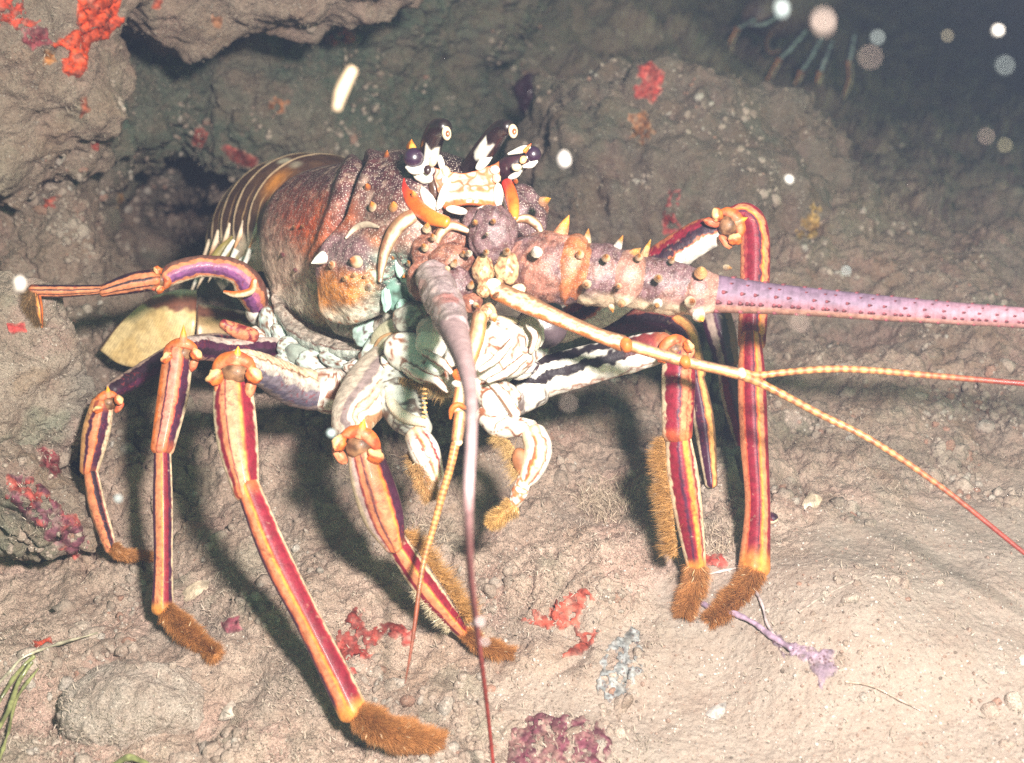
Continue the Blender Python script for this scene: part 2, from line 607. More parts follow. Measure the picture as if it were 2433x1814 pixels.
def stripes(bands, back=CREAM, soft=0.05, jit=0.05, ends=None, freq=170):
    """lengthwise colour bands: [(lateral start -1..1, colour), ...]; ends = (colour, width) tints both ends"""
    def f(x, a, t, V):
        q = x + jit * fbm(V * freq, 3) + 0.5 * jit * noise(V * freq * 3.1)
        c = np.tile(np.array(bands[0][1], float), (len(x), 1))
        for x0, col in bands[1:]:
            c = mix(c, col, sst(x0 - soft, x0 + soft, q))
        fl = sst(.30, .55, fbm(V * 520, 2)) * sst(-.2, .3, noise(V * 60))
        c = mix(c, (.22, .03, .03), fl * .55)
        c = mix(c, CREAM, sst(.45, .7, fbm(V * 430 + 7, 2)) * sst(.1, .4, noise(V * 75 + 4)) * .25)
        c = mix(c, back, sst(0.15, -0.15, np.cos(a)))
        if ends:
            e = sst(ends[1], 0, t) * ends[2] + sst(1 - ends[1], 1, t) * ends[3]
            c = mix(c, ends[0], e)
        return c
    return f


def blob(mb, c, r, colf, rot=0.0, lump=0.08, sub=3, seed=0.0, freq=1.8, up=None):
    """c = (px,py,d); r = half sizes in photograph px (right, up, depth); rot turns it in the picture plane"""
    v, f = ICO[sub]
    q = v * (1 + lump * fbm(v * freq + seed, 2))[:, None] * (np.array(r, float) * c[2] / F)
    cr, sr = math.cos(rot), math.sin(rot)
    q = np.stack([q[:, 0] * cr - q[:, 1] * sr, q[:, 0] * sr + q[:, 1] * cr, q[:, 2]], -1)
    V = P(*c) + q[:, 0:1] * AX + q[:, 1:2] * AU - q[:, 2:3] * AF
    col = colf(v, V) if callable(colf) else np.tile(np.array(colf, float), (len(V), 1))
    mb.add(V, col, tris=f)


def spine(mb, b, t, r, base=CREAM, tip=(.55, .2, .03), m=10, bend=0.0):
    def cf(x, a, tt, V):
        return mix(np.tile(np.array(base, float), (len(x), 1)), tip, sst(0.35, 0.75, tt))
    tube(mb, [b, [(b[i] + t[i]) / 2 + (0 if i != 1 else bend) for i in range(3)], t], [r, r * 0.62, 0.8], cf, n=12, m=m, caps=(0.3, 0.2))


def hairs(mb, root, dirs, length, width, c0, c1, curl=0.25):
    """many fine tapering bristles; arrays of roots, directions and lengths"""
    n = len(root)
    d = unit(dirs)
    s = unit(np.cross(d, unit(rng.normal(size=(n, 3)))))
    b = unit(np.cross(d, s)) * curl
    L = np.broadcast_to(np.asarray(length, float), (n,))[:, None]
    w = np.broadcast_to(np.asarray(width, float), (n,))[:, None]
    mid = root + d * L * 0.55 + b * L * 0.12
    tip = root + d * L + b * L * 0.5
    V = np.stack([root - s * w, root + s * w, mid - s * w * 0.75, mid + s * w * 0.75, tip], 1).reshape(-1, 3)
    i = np.arange(n)[:, None] * 5
    tris = np.concatenate([i + [0, 1, 3], i + [0, 3, 2], i + [2, 3, 4]], 0)
    k = rng.uniform(0, 1, n)
    base = mix(c0, c1, k)
    C = np.repeat(base[:, None], 5, 1)
    mb.add(V, C.reshape(-1, 3), tris=tris)


def sheet(mb, rows, colf, nu=60, nv=40, thick=0.002, lump=0.0):
    """plate lofted through rows of (px,py,d); given real thickness and closed edges"""
    R = np.stack([spline(r, nu) for r in rows])
    G_ = np.stack([spline(R[:, j], nv) for j in range(nu)], 1)
    V = PA(G_)
    n = grid_normals(V)
    if lump:
        V = V + n * (lump * fbm(V * 150, 3))[..., None]
    u, v = np.meshgrid(np.linspace(0, 1, nu), np.linspace(0, 1, nv))
    edge = np.minimum(np.minimum(u, 1 - u) * nu, np.minimum(v, 1 - v) * nv)
    rnd = np.sqrt(np.clip(1 - (1 - np.clip(edge / 4, 0, 1)) ** 2, 0, 1))
    fr = V + n * (thick * 0.5 * rnd)[..., None]
    bk = V - n * (thick * 0.5 * rnd)[..., None]
    Vf = np.concatenate([fr.reshape(-1, 3), bk.reshape(-1, 3)])
    uu, vv = np.tile(u.reshape(-1), 2), np.tile(v.reshape(-1), 2)
    c = colf(uu, vv, Vf) if callable(colf) else np.array(colf, float)
    q = grid_quads(nv, nu)
    mb.add(Vf, c, quads=np.concatenate([q, q[:, ::-1] + nu * nv]))


def cracked(base, line, scale, width=0.10, seed=0.0, blot=0.0):
    """pale plate colour with dark meandering seams and blotches"""
    def g(V):
        w = V * scale + 0.6 * np.stack([noise(V * scale * 1.3 + 3 + seed), noise(V * scale * 1.3 + 8), noise(V * scale * 1.3 + 15)], -1)
        f1, f2 = worley(w + seed)
        c = mix(np.tile(np.array(base, float), (len(V), 1)), line, sst(width, width * 0.3, f2 - f1))
        if blot:
            c = mix(c, line, sst(0.25, 0.45, fbm(V * scale * 1.5 + seed + 4, 3)) * blot)
        return c
    return g


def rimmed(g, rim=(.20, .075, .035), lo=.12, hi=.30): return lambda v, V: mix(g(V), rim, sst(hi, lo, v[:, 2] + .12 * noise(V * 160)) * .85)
def as_tube(g): return lambda x, a, t, V: g(V)
def as_blob(g): return lambda v, V: g(V)


# ------------------------------------------------------------------ shell materials
M_leg = shell_mat('leg_shell', rough=0.5, bump=0.35, bscale=1100, coat=0.04, vary=0.16, spec=.4)
M_cara = shell_mat('carapace_shell', rough=0.45, bump=0.7, bscale=1000, speck=0.50, sscale=900, coat=0.05, vary=0.25)
M_pale = shell_mat('pale_plate', rough=0.32, bump=0.2, bscale=700, coat=0.3, vary=0.1)
M_ant = shell_mat('antenna_shell', rough=0.45, bump=0.5, bscale=1200, speck=0.26, sscale=1050, vary=0.22)
M_whip = shell_mat('whip_shell', rough=0.6, bump=0.3, bscale=1200, vary=0.15, spec=.3)
M_plain = shell_mat('smooth_shell', rough=0.35, bump=0.15, bscale=900, coat=0.25, vary=0.12)
M_hair = shell_mat('bristle', rough=0.65, vary=0.15)
M_eye = shell_mat('eye_surface', rough=0.30, vary=0.0, coat=0.3, spec=1.0)


def knee(parent, c, s, rot=0.0, sp=None, tint=ORANGE):
    """hinge of a walking leg: two pale knobs, dark socket, bright rim and a spine"""
    mb = MB()
    px, py, d = c
    cr, sr = math.cos(rot), math.sin(rot)

    def off(a, b): return (px + s * (a * cr + b * sr), py - s * (-a * sr + b * cr))

    def knob(v, V):
        c = mix(np.tile(np.array(ORANGE), (len(V), 1)), (.82, .52, .24), sst(-.1, .7, v[:, 1] + .3 * v[:, 2]))
        return mix(c, (.42, .05, .02), np.exp(-((v[:, 1] + .12 + .1 * noise(V * 300)) / .16) ** 2))

    for sd in (-1, 1):
        q = off(sd * 0.90, -0.40)
        blob(mb, (q[0], q[1], d - .003), (s * .42, s * .34, s * .36), knob, rot=rot - sd * 0.75, lump=0.28, seed=sd + s)
        q = off(sd * 0.70, -0.95)
        blob(mb, (q[0], q[1], d + .001), (s * .26, s * .52, s * .26), as_blob(cracked(PEACH, (.55, .10, .04), 130, .2, blot=.6)), rot=rot - sd * .25, lump=0.15, seed=sd + 3)
    q = off(0.02, -0.22)
    blob(mb, (q[0], q[1], d + .001), (s * .66, s * .60, s * .5), as_blob(cracked((.10, .045, .02), (.26, .13, .06), 260, 0.3)), rot=rot, lump=0.06)
    arch = [off(math.sin(a) * 0.86, math.cos(a) * 0.62 - 0.22) for a in np.linspace(-1.7, 1.7, 9)]
    tube(mb, [(x, y, d - .001 + .003 * abs(i - 4) / 4) for i, (x, y) in enumerate(arch)], [s * k for k in (.12, .22, .30, .35, .36, .35, .30, .22, .12)],
         lambda x, a, t, V: mix(mix(np.tile(np.array(PEACH), (len(x), 1)), tint, sst(-.2, .6, x + .3 * noise(V * 200))), (.5, .09, .03), np.clip(sst(.45, .9, -x) + sst(.25, .5, fbm(V * 180, 2)), 0, 1)), n=50, m=20, lump=.0005)
    if sp:
        spine(mb, (*off(sp[0] * .5, 0.25), d - .001), (*off(sp[0], sp[1] * .74), d - .004), s * .34, base=PEACH, tip=(.80, .34, .02))
    return mb.build('knee_joint', M_leg, parent)


def brush(parent, pts, rad, length, n, c0=(.31, .115, .030), c1=(.50, .22, .065), lean=0.85, name='foot_bristles', spread=1.0, core=True):
    """dense bristles round a claw path; length in photograph px"""
    mb = MB()
    A = spline(np.concatenate([np.asarray(pts, float), np.asarray(rad, float)[:, None]], 1), 80)
    if core:
        tube(mb, pts, rad, (.30, .13, .04), n=30, m=14)
    n = int(n * 3.4); length = length * .8
    i = rng.integers(0, 80, n)
    C = PA(A[:, :3])
    T = unit(np.gradient(C, axis=0))
    R = A[:, 3] * A[:, 2] / F
    r = unit(rng.normal(size=(n, 3)))
    r = unit(r - T[i] * (r * T[i]).sum(-1, keepdims=True))
    root = C[i] + r * R[i][:, None] * 0.9
    d = unit(r * spread + T[i] * lean + rng.normal(size=(n, 3)) * 0.18)
    L = length * A[i, 2] / F * (1 + .55 * noise(root * 150)) * rng.uniform(0.35, 1.0, n)
    hairs(mb, root, d, L, 0.00008, c0, c1)
    k = max(8, n // 600)                                   # pale spikelets among the bristles
    j = rng.integers(0, 80, k)
    r2 = unit(rng.normal(size=(k, 3)))
    r2 = unit(r2 - T[j] * (r2 * T[j]).sum(-1, keepdims=True))
    hairs(mb, C[j] + r2 * R[j][:, None], unit(r2 + T[j] * 0.4), length * A[j, 2] / F * 0.75, 0.00028, (.7, .5, .25), (.8, .62, .4))
    return mb.build(name, M_hair, parent)


def fringe(mb, edge, dirpx, length, n, c0=(.34, .16, .04), c1=(.5, .27, .09)):
    """a comb of bristles along an edge path of (px,py,d); dirpx = picture direction"""
    A = spline(edge, 200)
    n = n * 2
    i = rng.integers(0, 200, n)
    root = PA(A[i] + np.stack([rng.normal(size=n) * 2.5, rng.normal(size=n) * 2.5, rng.normal(size=n) * .0015], -1))
    dd = AX * dirpx[0] - AU * dirpx[1]
    d = unit(dd + rng.normal(size=(n, 3)) * 0.38)
    hairs(mb, root, d, length * A[i, 2] / F * rng.uniform(0.25, 1.0, n) * (1 + .5 * noise(root * 220)) * sst(0, 18, np.minimum(i, 199 - i) + 4), 0.00009, c0, c1)
# ------------------------------------------------------------------ the lobster
LOB = empty('spiny_lobster', P(960, 900, .68), 'large reddish brown spiny lobster with orange striped legs standing on the sand facing the camera', 'lobster')

# --- carapace
RG = np.array([  # px, py, depth, half width, up, down
    (770, 572, .772, 40, 40, 40), (771, 575, .768, 140, 140, 150), (796, 585, .748, 178, 186, 205), (848, 592, .722, 186, 203, 236),
    (905, 597, .696, 186, 220, 246), (970, 600, .669, 188, 240, 232), (1035, 602, .645, 182, 240, 200), (1085, 606, .627, 166, 215, 150),
    (1108, 608, .618, 118, 140, 100), (1116, 610, .615, 30, 40, 30)], float)
ns, na = 330, 380
A = spline(RG, ns)
C = PA(A[:, :3])
T = unit(np.gradient(spline(PA(RG[:, :3])[[0, 3, 5, 9]], ns), axis=0))
S = unit(np.cross(T, np.array([0, 0.0, 1.0])))
S = np.where((S @ AX)[:, None] < 0, -S, S)
U = unit(np.cross(S, T)); U = np.where((U[:, 2:3]) < 0, -U, U)
ang = np.linspace(-math.pi, math.pi, na, endpoint=False)      # 0 = top, negative = picture left
ca, sa = np.cos(ang), np.sin(ang)
ex = 2.3 + .5 * sst(0, -.6, ca)
sq = (np.abs(ca) ** ex + np.abs(sa) ** ex) ** (-1 / ex) 
sx_ = sq * (1 - .17 * sst(-.1, -1, ca))
sc_ = (A[:, 2] / F)[:, None]
up = np.where(ca[None] > 0, A[:, 4:5], A[:, 5:6]) * sc_
V = C[:, None] + (A[:, 3:4] * sc_ * sa[None] * sx_)[..., None] * S[:, None] + (up * ca[None] * sq)[..., None] * U[:, None]
nrm = unit(sa[None, :, None] * S[:, None] + ca[None, :, None] * U[:, None])
Vf = V.reshape(-1, 3); Nf = np.broadcast_to(nrm, V.shape).reshape(-1, 3)
px = to_px(Vf)
left = (sst(0.15, -0.1, sa)[None] * np.ones((ns, 1))).reshape(-1)


def polydist(p, line):
    line = np.asarray(line, float)
    best = np.full(len(p), 1e9)
    sgn = np.zeros(len(p))
    for a_, b_ in zip(line[:-1], line[1:]):
        ab = b_ - a_
        t = np.clip(((p - a_) @ ab) / (ab @ ab), 0, 1)
        q = p - (a_ + t[:, None] * ab)
        d = np.hypot(q[:, 0], q[:, 1])
        cr = ab[0] * (p[:, 1] - a_[1]) - ab[1] * (p[:, 0] - a_[0])
        sgn = np.where(d < best, np.sign(cr), sgn)
        best = np.minimum(best, d)
    return best, sgn


groove = [(862, 385), (845, 420), (826, 480), (804, 548), (790, 583), (769, 624), (762, 670), (772, 705), (790, 733), (818, 758), (850, 768), (890, 758)]
gdist, gs = polydist(px[:, :2], groove)
x, y = px[:, 0], px[:, 1]
front = (left > 0.05) | (y < 470)
cheek = np.exp(-(((x - 846) / 62) ** 4 + ((y - 655) / 98) ** 4)) * left
dsp = -0.0075 * np.exp(-(gdist / 8) ** 2) * (left > 0.02) + 0.0034 * np.exp(-((gdist - 24) / 14) ** 2) * left
dsp += 0.0125 * cheek - .0035 * np.exp(-((cheek - .16) / .10) ** 2) * left * (x > 770) * (y > 600)
dsp -= .007 * np.exp(-(((x - 950) / 52) ** 4 + ((y - 680) / 85) ** 4)) * left + 0.0008 * fbm(Vf * 50, 2) + 0.0002 * fbm(Vf * 260, 2)
rimd, _ = polydist(px[:, :2], [(655, 690), (672, 755), (720, 790), (790, 830), (860, 850), (930, 845)])
dsp += 0.0022 * np.exp(-((rimd) / 9) ** 2) * left
crk, _ = polydist(px[:, :2], [(735, 690), (748, 735), (800, 800), (862, 845)])
dsp -= 0.002 * np.exp(-(crk / 6) ** 2) * left
Vf = Vf + Nf * dsp[:, None]
nz1 = fbm(Vf * 45, 3); nz2 = fbm(Vf * 130 + 5, 3)
yy = y + 26 * nz1
c = np.tile(np.array((.085, .036, .040)), (len(Vf), 1))
c = mix(c, (.23, .115, .085), sst(430, 560, yy))
c = mix(c, (.40, .27, .21), sst(.1, .5, nz2) * .6)
c = mix(c, (.10, .03, .03), sst(.2, .5, fbm(Vf * 75 + 9, 3)) * .6)
c = mix(c, (.38, .27, .205), sst(560, 650, yy))
c = mix(c, (.60, .52, .43), sst(650, 735, yy))
c = mix(c, c * 1.25 + np.array([.16, .125, .10]), sst(800, 700, x) * sst(500, 640, yy) * left)
c = mix(c, (.56, .68, .60), sst(765, 825, yy))
for bx, by, rx, ry, k, col in ((735, 540, 60, 55, .85, (.58, .075, .020)), (700, 480, 45, 40, .5, (.27, .05, .03)), (748, 590, 40, 40, .75, (.52, .13, .03)), (835, 500, 16, 45, .8, (.52, .12, .03)),
                               (765, 520, 18, 60, .6, (.46, .10, .03)), (760, 740, 22, 60, .75, (.50, .26, .08)), (905, 575, 30, 20, .4, (.45, .14, .04))):
    c = mix(c, col, np.clip(np.exp(-(((x - bx) / rx) ** 2 + ((y - by) / ry) ** 2)) * (k + .6 * nz2), 0, 1))
ck = sst(0.25, 0.6, cheek)
cc = np.tile(np.array((.20, .11, .115)), (len(Vf), 1))
cc = mix(cc, (.62, .22, .06), sst(628, 655, yy))
cc = mix(cc, (.68, .26, .06), sst(650, 675, yy))
cc = mix(cc, (.62, .54, .42), sst(685, 720, yy))
f1, f2 = worley(Vf * 190)
cc = mix(cc, (.45, .16, .05), sst(.34, .22, f1) * sst(690, 715, y) * 0.9)
c = mix(c, cc, ck)
c = mix(c, (.05, .025, .022), np.exp(-((cheek - .15) / .09) ** 2) * left * (x > 770) * (y > 600) * (.85 - .6 * sst(735, 760, y)))
f1, f2 = worley(Vf * np.array([330, 330, 330.]))
band = sst(560, 680, y) * sst(870, 800, y) * (1 - ck)
c = mix(c, (.15, .06, .04), sst(.40, .25, f1) * band * (0.55 + 0.4 * sst(690, 740, y)))
c = mix(c, (.03, .018, .018), np.exp(-(gdist / 6.5) ** 2) * left * 0.95)
c = mix(c, (.10, .035, .02), np.exp(-(np.minimum(crk, rimd + 3) / 4.0) ** 2) * left * 0.8)
tm = np.exp(-(((x - 950) / 58) ** 4 + ((y - 685) / 92) ** 4)) * left
f1, f2 = worley(Vf * 95 + .5 * np.stack([nz2, nz1, -nz2], -1))
tc_ = mix(np.tile(np.array((.13, .22, .18)), (len(Vf), 1)), (.34, .55, .46), sst(.42, .30, f1) * sst(-.1, .3, noise(Vf * 40 + 3)))
tc_ = mix(tc_, (.05, .035, .03), sst(.14, .05, f2 - f1))
tc_ = mix(tc_, (.36, .33, .27), sst(700, 760, yy) * .7)
c = mix(c, tc_, np.clip(tm * 1.2 - .1 + .3 * nz2 * tm, 0, 1))
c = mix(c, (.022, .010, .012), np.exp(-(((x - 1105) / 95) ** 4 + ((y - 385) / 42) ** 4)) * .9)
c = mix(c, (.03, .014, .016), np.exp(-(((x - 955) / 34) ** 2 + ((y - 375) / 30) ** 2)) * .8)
MB().add(Vf, c, quads=grid_quads(ns, na, True)).build('carapace', M_cara, LOB)
CARA = BVHTree.FromPolygons(Vf.tolist(), grid_quads(ns, na, True).tolist())


def cara_d(qx, qy):
    d = Vector(P(qx, qy, 1.0) - CAM).normalized()
    r = CARA.ray_cast(Vector(CAM), d)
    return float((np.array(r[0]) - CAM) @ AF) if r[0] is not None else .66


# spines on the shell: base pixel, tip offset, radius, base colour, tip colour
for bx, by, tx, ty, r, b_, t_ in (
        (874, 447, -4, -10, 10, (.45, .15, .06), (.80, .22, .04)), (887, 494, -5, -14, 12, CREAM, (.80, .25, .04)), (935, 494, 0, -14, 13, (.6, .3, .12), (.85, .30, .05)),
        (918, 372, 2, -14, 8, (.4, .12, .05), (.7, .22, .05)), (848, 622, -16, -6, 17, CREAM, (.45, .16, .06)), (790, 630, -6, -4, 11, CREAM, (.5, .2, .06)),
        (820, 662, -2, -3, 8, CREAM, (.7, .35, .1)), (842, 654, -2, -3, 8, CREAM, (.75, .4, .15)), (868, 658, -2, -3, 7, CREAM, (.75, .4, .15)), (877, 682, -2, -2, 11, (.7, .62, .5), (.3, .2, .14)),
        (720, 540, -3, -5, 6, (.3, .16, .08), (.35, .2, .08)), (700, 542, -3, -5, 6, (.3, .16, .08), (.35, .2, .08)), (975, 350, 3, -18, 11, (.7, .2, .04), (.75, .25, .03)),
        (985, 470, -4, -16, 11, (.5, .2, .08), (.8, .3, .05)), (770, 612, -30, 14, 17, WHITE, WHITE), (672, 605, -2, 4, 6, (.2, .05, .06), (.12, .03, .04)), (702, 642, -2, 4, 6, (.2, .05, .06), (.12, .03, .04))):
    mb = MB()
    d = cara_d(bx, by)
    spine(mb, (bx, by, d + .001), (bx + tx, by + ty, d - .008), r, b_, t_)
    mb.build('carapace_spine', M_plain, LOB)

# pale lower rim of the shell that shelters the gills
def rim_col(u, v, V):
    f1, _ = worley(V * 360)
    q = v + .05 * fbm(V * 120, 2)
    c = mix(np.tile(np.array((.40, .33, .27)), (len(V), 1)), (.50, .56, .49), sst(.35, .55, q))
    c = mix(c, (.14, .06, .04), sst(.36, .24, f1) * sst(.5, .2, q) * .8)
    c = mix(c, (.16, .06, .04), np.exp(-((q - .46) / .035) ** 2) * (.5 + .5 * sst(-.1, .2, noise(V * 160))))
    c = mix(c, (.62, .66, .58), np.exp(-((q - .62) / .10) ** 2) * .6)
    c = mix(c, (.15, .06, .04), np.exp(-((q - .76) / .028) ** 2) * sst(-.05, .1, np.sin(u * 90)))
    return mix(c, (.15, .07, .04), sst(.90, .98, q) * .8)


mb = MB()
sheet(mb, [[(646, 680, .732), (684, 742, .714), (748, 790, .695), (830, 818, .674), (905, 820, .655)], [(648, 712, .722), (686, 778, .703), (750, 818, .686), (830, 838, .666), (908, 834, .650)],
           [(664, 765, .722), (706, 816, .704), (768, 842, .687), (840, 854, .668), (908, 848, .653)]], rim_col, nu=150, nv=80, thick=.003, lump=.0008)
mb.build('carapace_rim', M_cara, LOB)

# --- abdomen: overlapping dark bands curling away behind the carapace
AB = [((800, 556, .772), 166), ((770, 550, .795), 171), ((738, 550, .818), 174), ((708, 558, .840), 174), ((680, 574, .860), 168), ((656, 598, .880), 156)]
for i in range(5):
    (p0, r0), (p1, r1) = AB[i], AB[i + 1]
    c0, c1 = P(*p0), P(*p1)
    ax_ = unit(c1 - c0)
    s_ = unit(np.cross(ax_, np.array([0, 0, 1.0]))); s_ = -s_ if s_ @ AX < 0 else s_
    u_ = unit(np.cross(s_, ax_)); u_ = -u_ if u_[2] < 0 else u_
    nr, na2 = 90, 160
    th = np.linspace(-2.0, 1.9, na2)
    k = np.linspace(0, 1, nr)
    r0m, r1m = r0 * p0[2] / F, r1 * p1[2] / F
    prof = r0m + (r1m - r0m) * k + 0.0042 * k ** .7 - 0.0012
    Vb = (c0 + (c1 - c0) * (k[:, None] * 1.10))[:, None] + prof[:, None, None] * (np.sin(th)[None, :, None] * s_ + np.cos(th)[None, :, None] * u_)
    Vb = Vb.reshape(-1, 3)
    kk = np.repeat(k, na2); tt = np.tile(th, nr)
    q = kk + 0.05 * fbm(Vb * 90, 2)
    cb = np.tile(np.array((.078, .036, .025)), (len(Vb), 1))
    cb = mix(cb, (.14, .07, .04), sst(.1, .5, fbm(Vb * 70 + i, 3)) * .7)
    cb = mix(cb, (.80, .55, .36), sst(.90, .94, q))
    cb = mix(cb, (.70, .42, .22), np.exp(-((q - .55) / .022) ** 2) * sst(-.75, -1.1, tt))
    cb = mix(cb, (.70, .42, .22), np.exp(-((q - .30) / .022) ** 2) * sst(-.4, -.9, tt) * .8)
    if i == 0: cb = mix(cb, (.70, .26, .05), np.exp(-(((tt + .72) / .22) ** 2 + ((kk - .55) / .3) ** 2)))
    for sx in (-.35, .62):
        cb = mix(cb, (.60, .52, .40), np.exp(-((((tt - sx - .06 * i) / .085) ** 2 + ((kk - .6) / .22) ** 2) ** 2)) * (1 if i in (1, 2) else .5))
    cb = mix(cb, (.75, .62, .48), sst(-1.42, -1.62, tt + .08 * noise(Vb * 150)) * sst(.15, .4, kk))
    mb = MB().add(Vb, cb, quads=grid_quads(nr, na2))
    # side spikes
    e = to_px((c0 + (c1 - c0) * .7) + (r0m + .002) * (math.sin(-1.48) * s_ + math.cos(-1.48) * u_))
    spine(mb, (e[0] + 8, e[1] - 30, e[2] - .002), (e[0] - 22, e[1] + 42, e[2]), 9, base=(.78, .6, .45), tip=(.6, .3, .14))
    spine(mb, (e[0] - 14, e[1] + 38, e[2] - .001), (e[0] - 48, e[1] + 108, e[2] + .004), 8, base=WHITE, tip=(.65, .5, .35))
    mb.build('abdomen_segment', M_plain, LOB)
mb = MB()                                                        # swimmerets and the soft underside between the bands
for x0, y0, x1, y1, w in ((585, 545, 520, 628, 13), (560, 560, 492, 640, 12), (610, 560, 545, 640, 12)):
    tube(mb, [(x0, y0, .80), ((x0 + x1) / 2 - 4, (y0 + y1) / 2, .80), (x1, y1, .80)], [6, w, 7], (.26, .20, .055), n=24, m=14, flat=.5)
for x0, y0, x1, y1, w in ((600, 600, 555, 640, 9), (555, 572, 530, 610, 6)):
    tube(mb, [(x0, y0, .79), ((x0 + x1) / 2, (y0 + y1) / 2, .788), (x1, y1, .79)], [4, w, 5], WHITE, n=20, m=12, flat=.5)
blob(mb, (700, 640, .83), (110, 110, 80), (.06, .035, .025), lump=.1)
mb.build('swimmerets', M_plain, LOB)


def fan_col(u, v, V):
    c = np.tile(np.array((.76, .57, .29)), (len(V), 1))
    c = mix(c, (.66, .46, .20), sst(.0, .5, fbm(V * 60, 2)))
    c = mix(c, (.28, .17, .07), (0.5 + 0.5 * np.sin(u * 170 + 3 * noise(V * 60))) * .45)
    q = v + .05 * fbm(V * 150, 2)
    c = mix(c, (.17, .06, .035), sst(.30, .22, q) * sst(.02, .12, q))
    c = mix(c, (.60, .52, .42), sst(.10, .03, q))
    c = mix(c, (.15, .06, .03), sst(.035, .01, u))
    return c


mb = MB()
sheet(mb, [[(372, 702, .80), (330, 728, .80), (278, 776, .80), (236, 832, .80)],
           [(425, 688, .795), (400, 735, .79), (365, 790, .79), (300, 870, .795)],
           [(468, 690, .80), (466, 740, .792), (462, 790, .79), (440, 880, .795)]][::1], lambda u, v, V: fan_col(v, u, V), nu=70, nv=60, thick=.002)
sheet(mb, [[(470, 720, .81), (468, 770, .80), (466, 850, .80)], [(530, 730, .82), (540, 780, .81), (520, 850, .81)], [(600, 745, .83), (610, 790, .82), (590, 850, .82)]],
      lambda u, v, V: mix(fan_col(v, u, V), (.16, .08, .06), .35 + 0 * u), nu=40, nv=30, thick=.002)
mb.build('tail_fan', M_plain, LOB)
# --- walking legs
L_UP = stripes([(-1, CREAM), (-.93, CRIM), (-.72, PEACH), (-.48, PURP), (-.40, (.78, .30, .17)), (-.05, PEACH), (.26, YEL), (.36, (.62, .08, .03)), (.44, CRIM), (.94, CREAM)], jit=.05, ends=(ORANGE, .10, .4, .3))
L_LO = stripes([(-1, PURP), (-.90, (.5, .12, .05)), (-.76, PEACH), (-.34, YEL), (-.14, (.60, .07, .022)), (-.06, CRIM), (.80, (.34, .03, .04)), (.94, CREAM)], jit=.05, ends=(YEL, .07, .3, .8))
LB_UP = stripes([(-1, ORANGE), (-.85, PEACH), (-.6, PURP), (-.45, (.72, .24, .17)), (.02, PEACH), (.25, (.75, .10, .04)), (.35, PURP), (.88, CREAM)], jit=.07, ends=(ORANGE, .12, .4, .4))
LB_LO = stripes([(-1, PURP), (-.82, PEACH), (-.15, YEL), (.0, (.8, .12, .03)), (.06, CRIM), (.6, PURP), (.92, CREAM)], jit=.05, ends=(YEL, .06, .3, .8))
LE_UP = stripes([(-1, (.5, .25, .1)), (-.72, PURP), (-.45, PEACH), (.0, ORANGE), (.12, PURP), (.75, CREAM)], jit=.10, ends=(ORANGE, .12, .4, .3))
LE_LO = stripes([(-1, BRN), (-.9, PEACH), (-.1, ORANGE), (.02, DPUR), (.62, (.3, .1, .08)), (.8, CREAM)], jit=.10)
LA_UP = stripes([(-1, DPUR), (-.75, PEACH), (-.3, DPUR), (-.05, PEACH), (.45, DPUR), (.62, PEACH), (.86, DPUR)], jit=.07, ends=(ORANGE, .1, .4, .2))
LD_UP = stripes([(-1, CREAM), (-.88, (.62, .45, .4)), (-.70, CRIM), (-.58, PEACH), (-.30, PURP), (-.18, PEACH), (.45, YEL), (.58, (.7, .09, .03)), (.64, PURP)], jit=.05, ends=(ORANGE, .12, .5, .3))
LD_LO = stripes([(-1, CREAM), (-.92, CRIM), (-.6, PEACH), (.0, YEL), (.12, (.6, .08, .04)), (.22, CRIM), (.88, CREAM)], jit=.07, ends=(YEL, .07, .2, .8))
R_UP = stripes([(-1, CREAM), (-.82, CRIM), (.0, PURP), (.18, (.6, .08, .03)), (.25, PEACH), (.62, (.4, .07, .03)), (.70, PEACH), (.86, CRIM)], jit=.12, ends=(ORANGE, .1, .5, .4))
R_LO = stripes([(-1, CREAM), (-.8, CRIM), (-.2, PURP), (.0, CRIM), (.25, (.75, .12, .03)), (.34, YEL), (.66, PEACH), (.78, CRIM), (.9, CREAM)], jit=.08, ends=(YEL, .08, .2, .8))
R2_LO = stripes([(-1, PEACH), (-.72, (.7, .12, .05)), (-.60, CRIM), (.12, PURP), (.28, (.8, .10, .03)), (.38, YEL), (.55, PEACH), (.84, CRIM)], jit=.05, ends=(YEL, .1, .1, .7))
DK = stripes([(-1, PURP), (-.2, DPUR), (.5, (.3, .08, .06))], back=DPUR, jit=.1)
DK_OR = stripes([(-1, CREAM), (-.8, PURP), (.25, (.7, .2, .05)), (.4, (.75, .36, .12)), (.85, BRN)], back=DPUR, jit=.08)


def pied(seed, dark=(.020, .013, .017), pale=WHITE):
    """white thigh with long ragged dark flames and a pale streak inside them"""
    def f(x, a, t, V):
        n1 = fbm(V * 90 + seed, 3); n2 = fbm(V * 260 + seed, 2)
        q = x + .22 * n1 + .10 * n2
        d = sst(-.28, -.20, q) * sst(1.1, .95, q) * sst(.05, .12, t + .10 * n1)
        st_ = sst(.20, .13, np.abs(q - .42 - .25 * (t - .4))) * sst(.10, .16, t) * sst(.72, .62, t + .08 * n2)
        d = np.clip(d - st_, 0, 1)
        c = mix(np.tile(np.array(pale), (len(x), 1)), dark, d)
        c = mix(c, (.35, .05, .04), sst(.75, .95, t) * d * .6)
        c = mix(c, (.30, .10, .05), np.exp(-((q + .92) / .06) ** 2) * .8)
        return mix(c, (.5, .18, .07), sst(.05, .0, t) * .7 + sst(.95, 1, t) * .6)
    return f


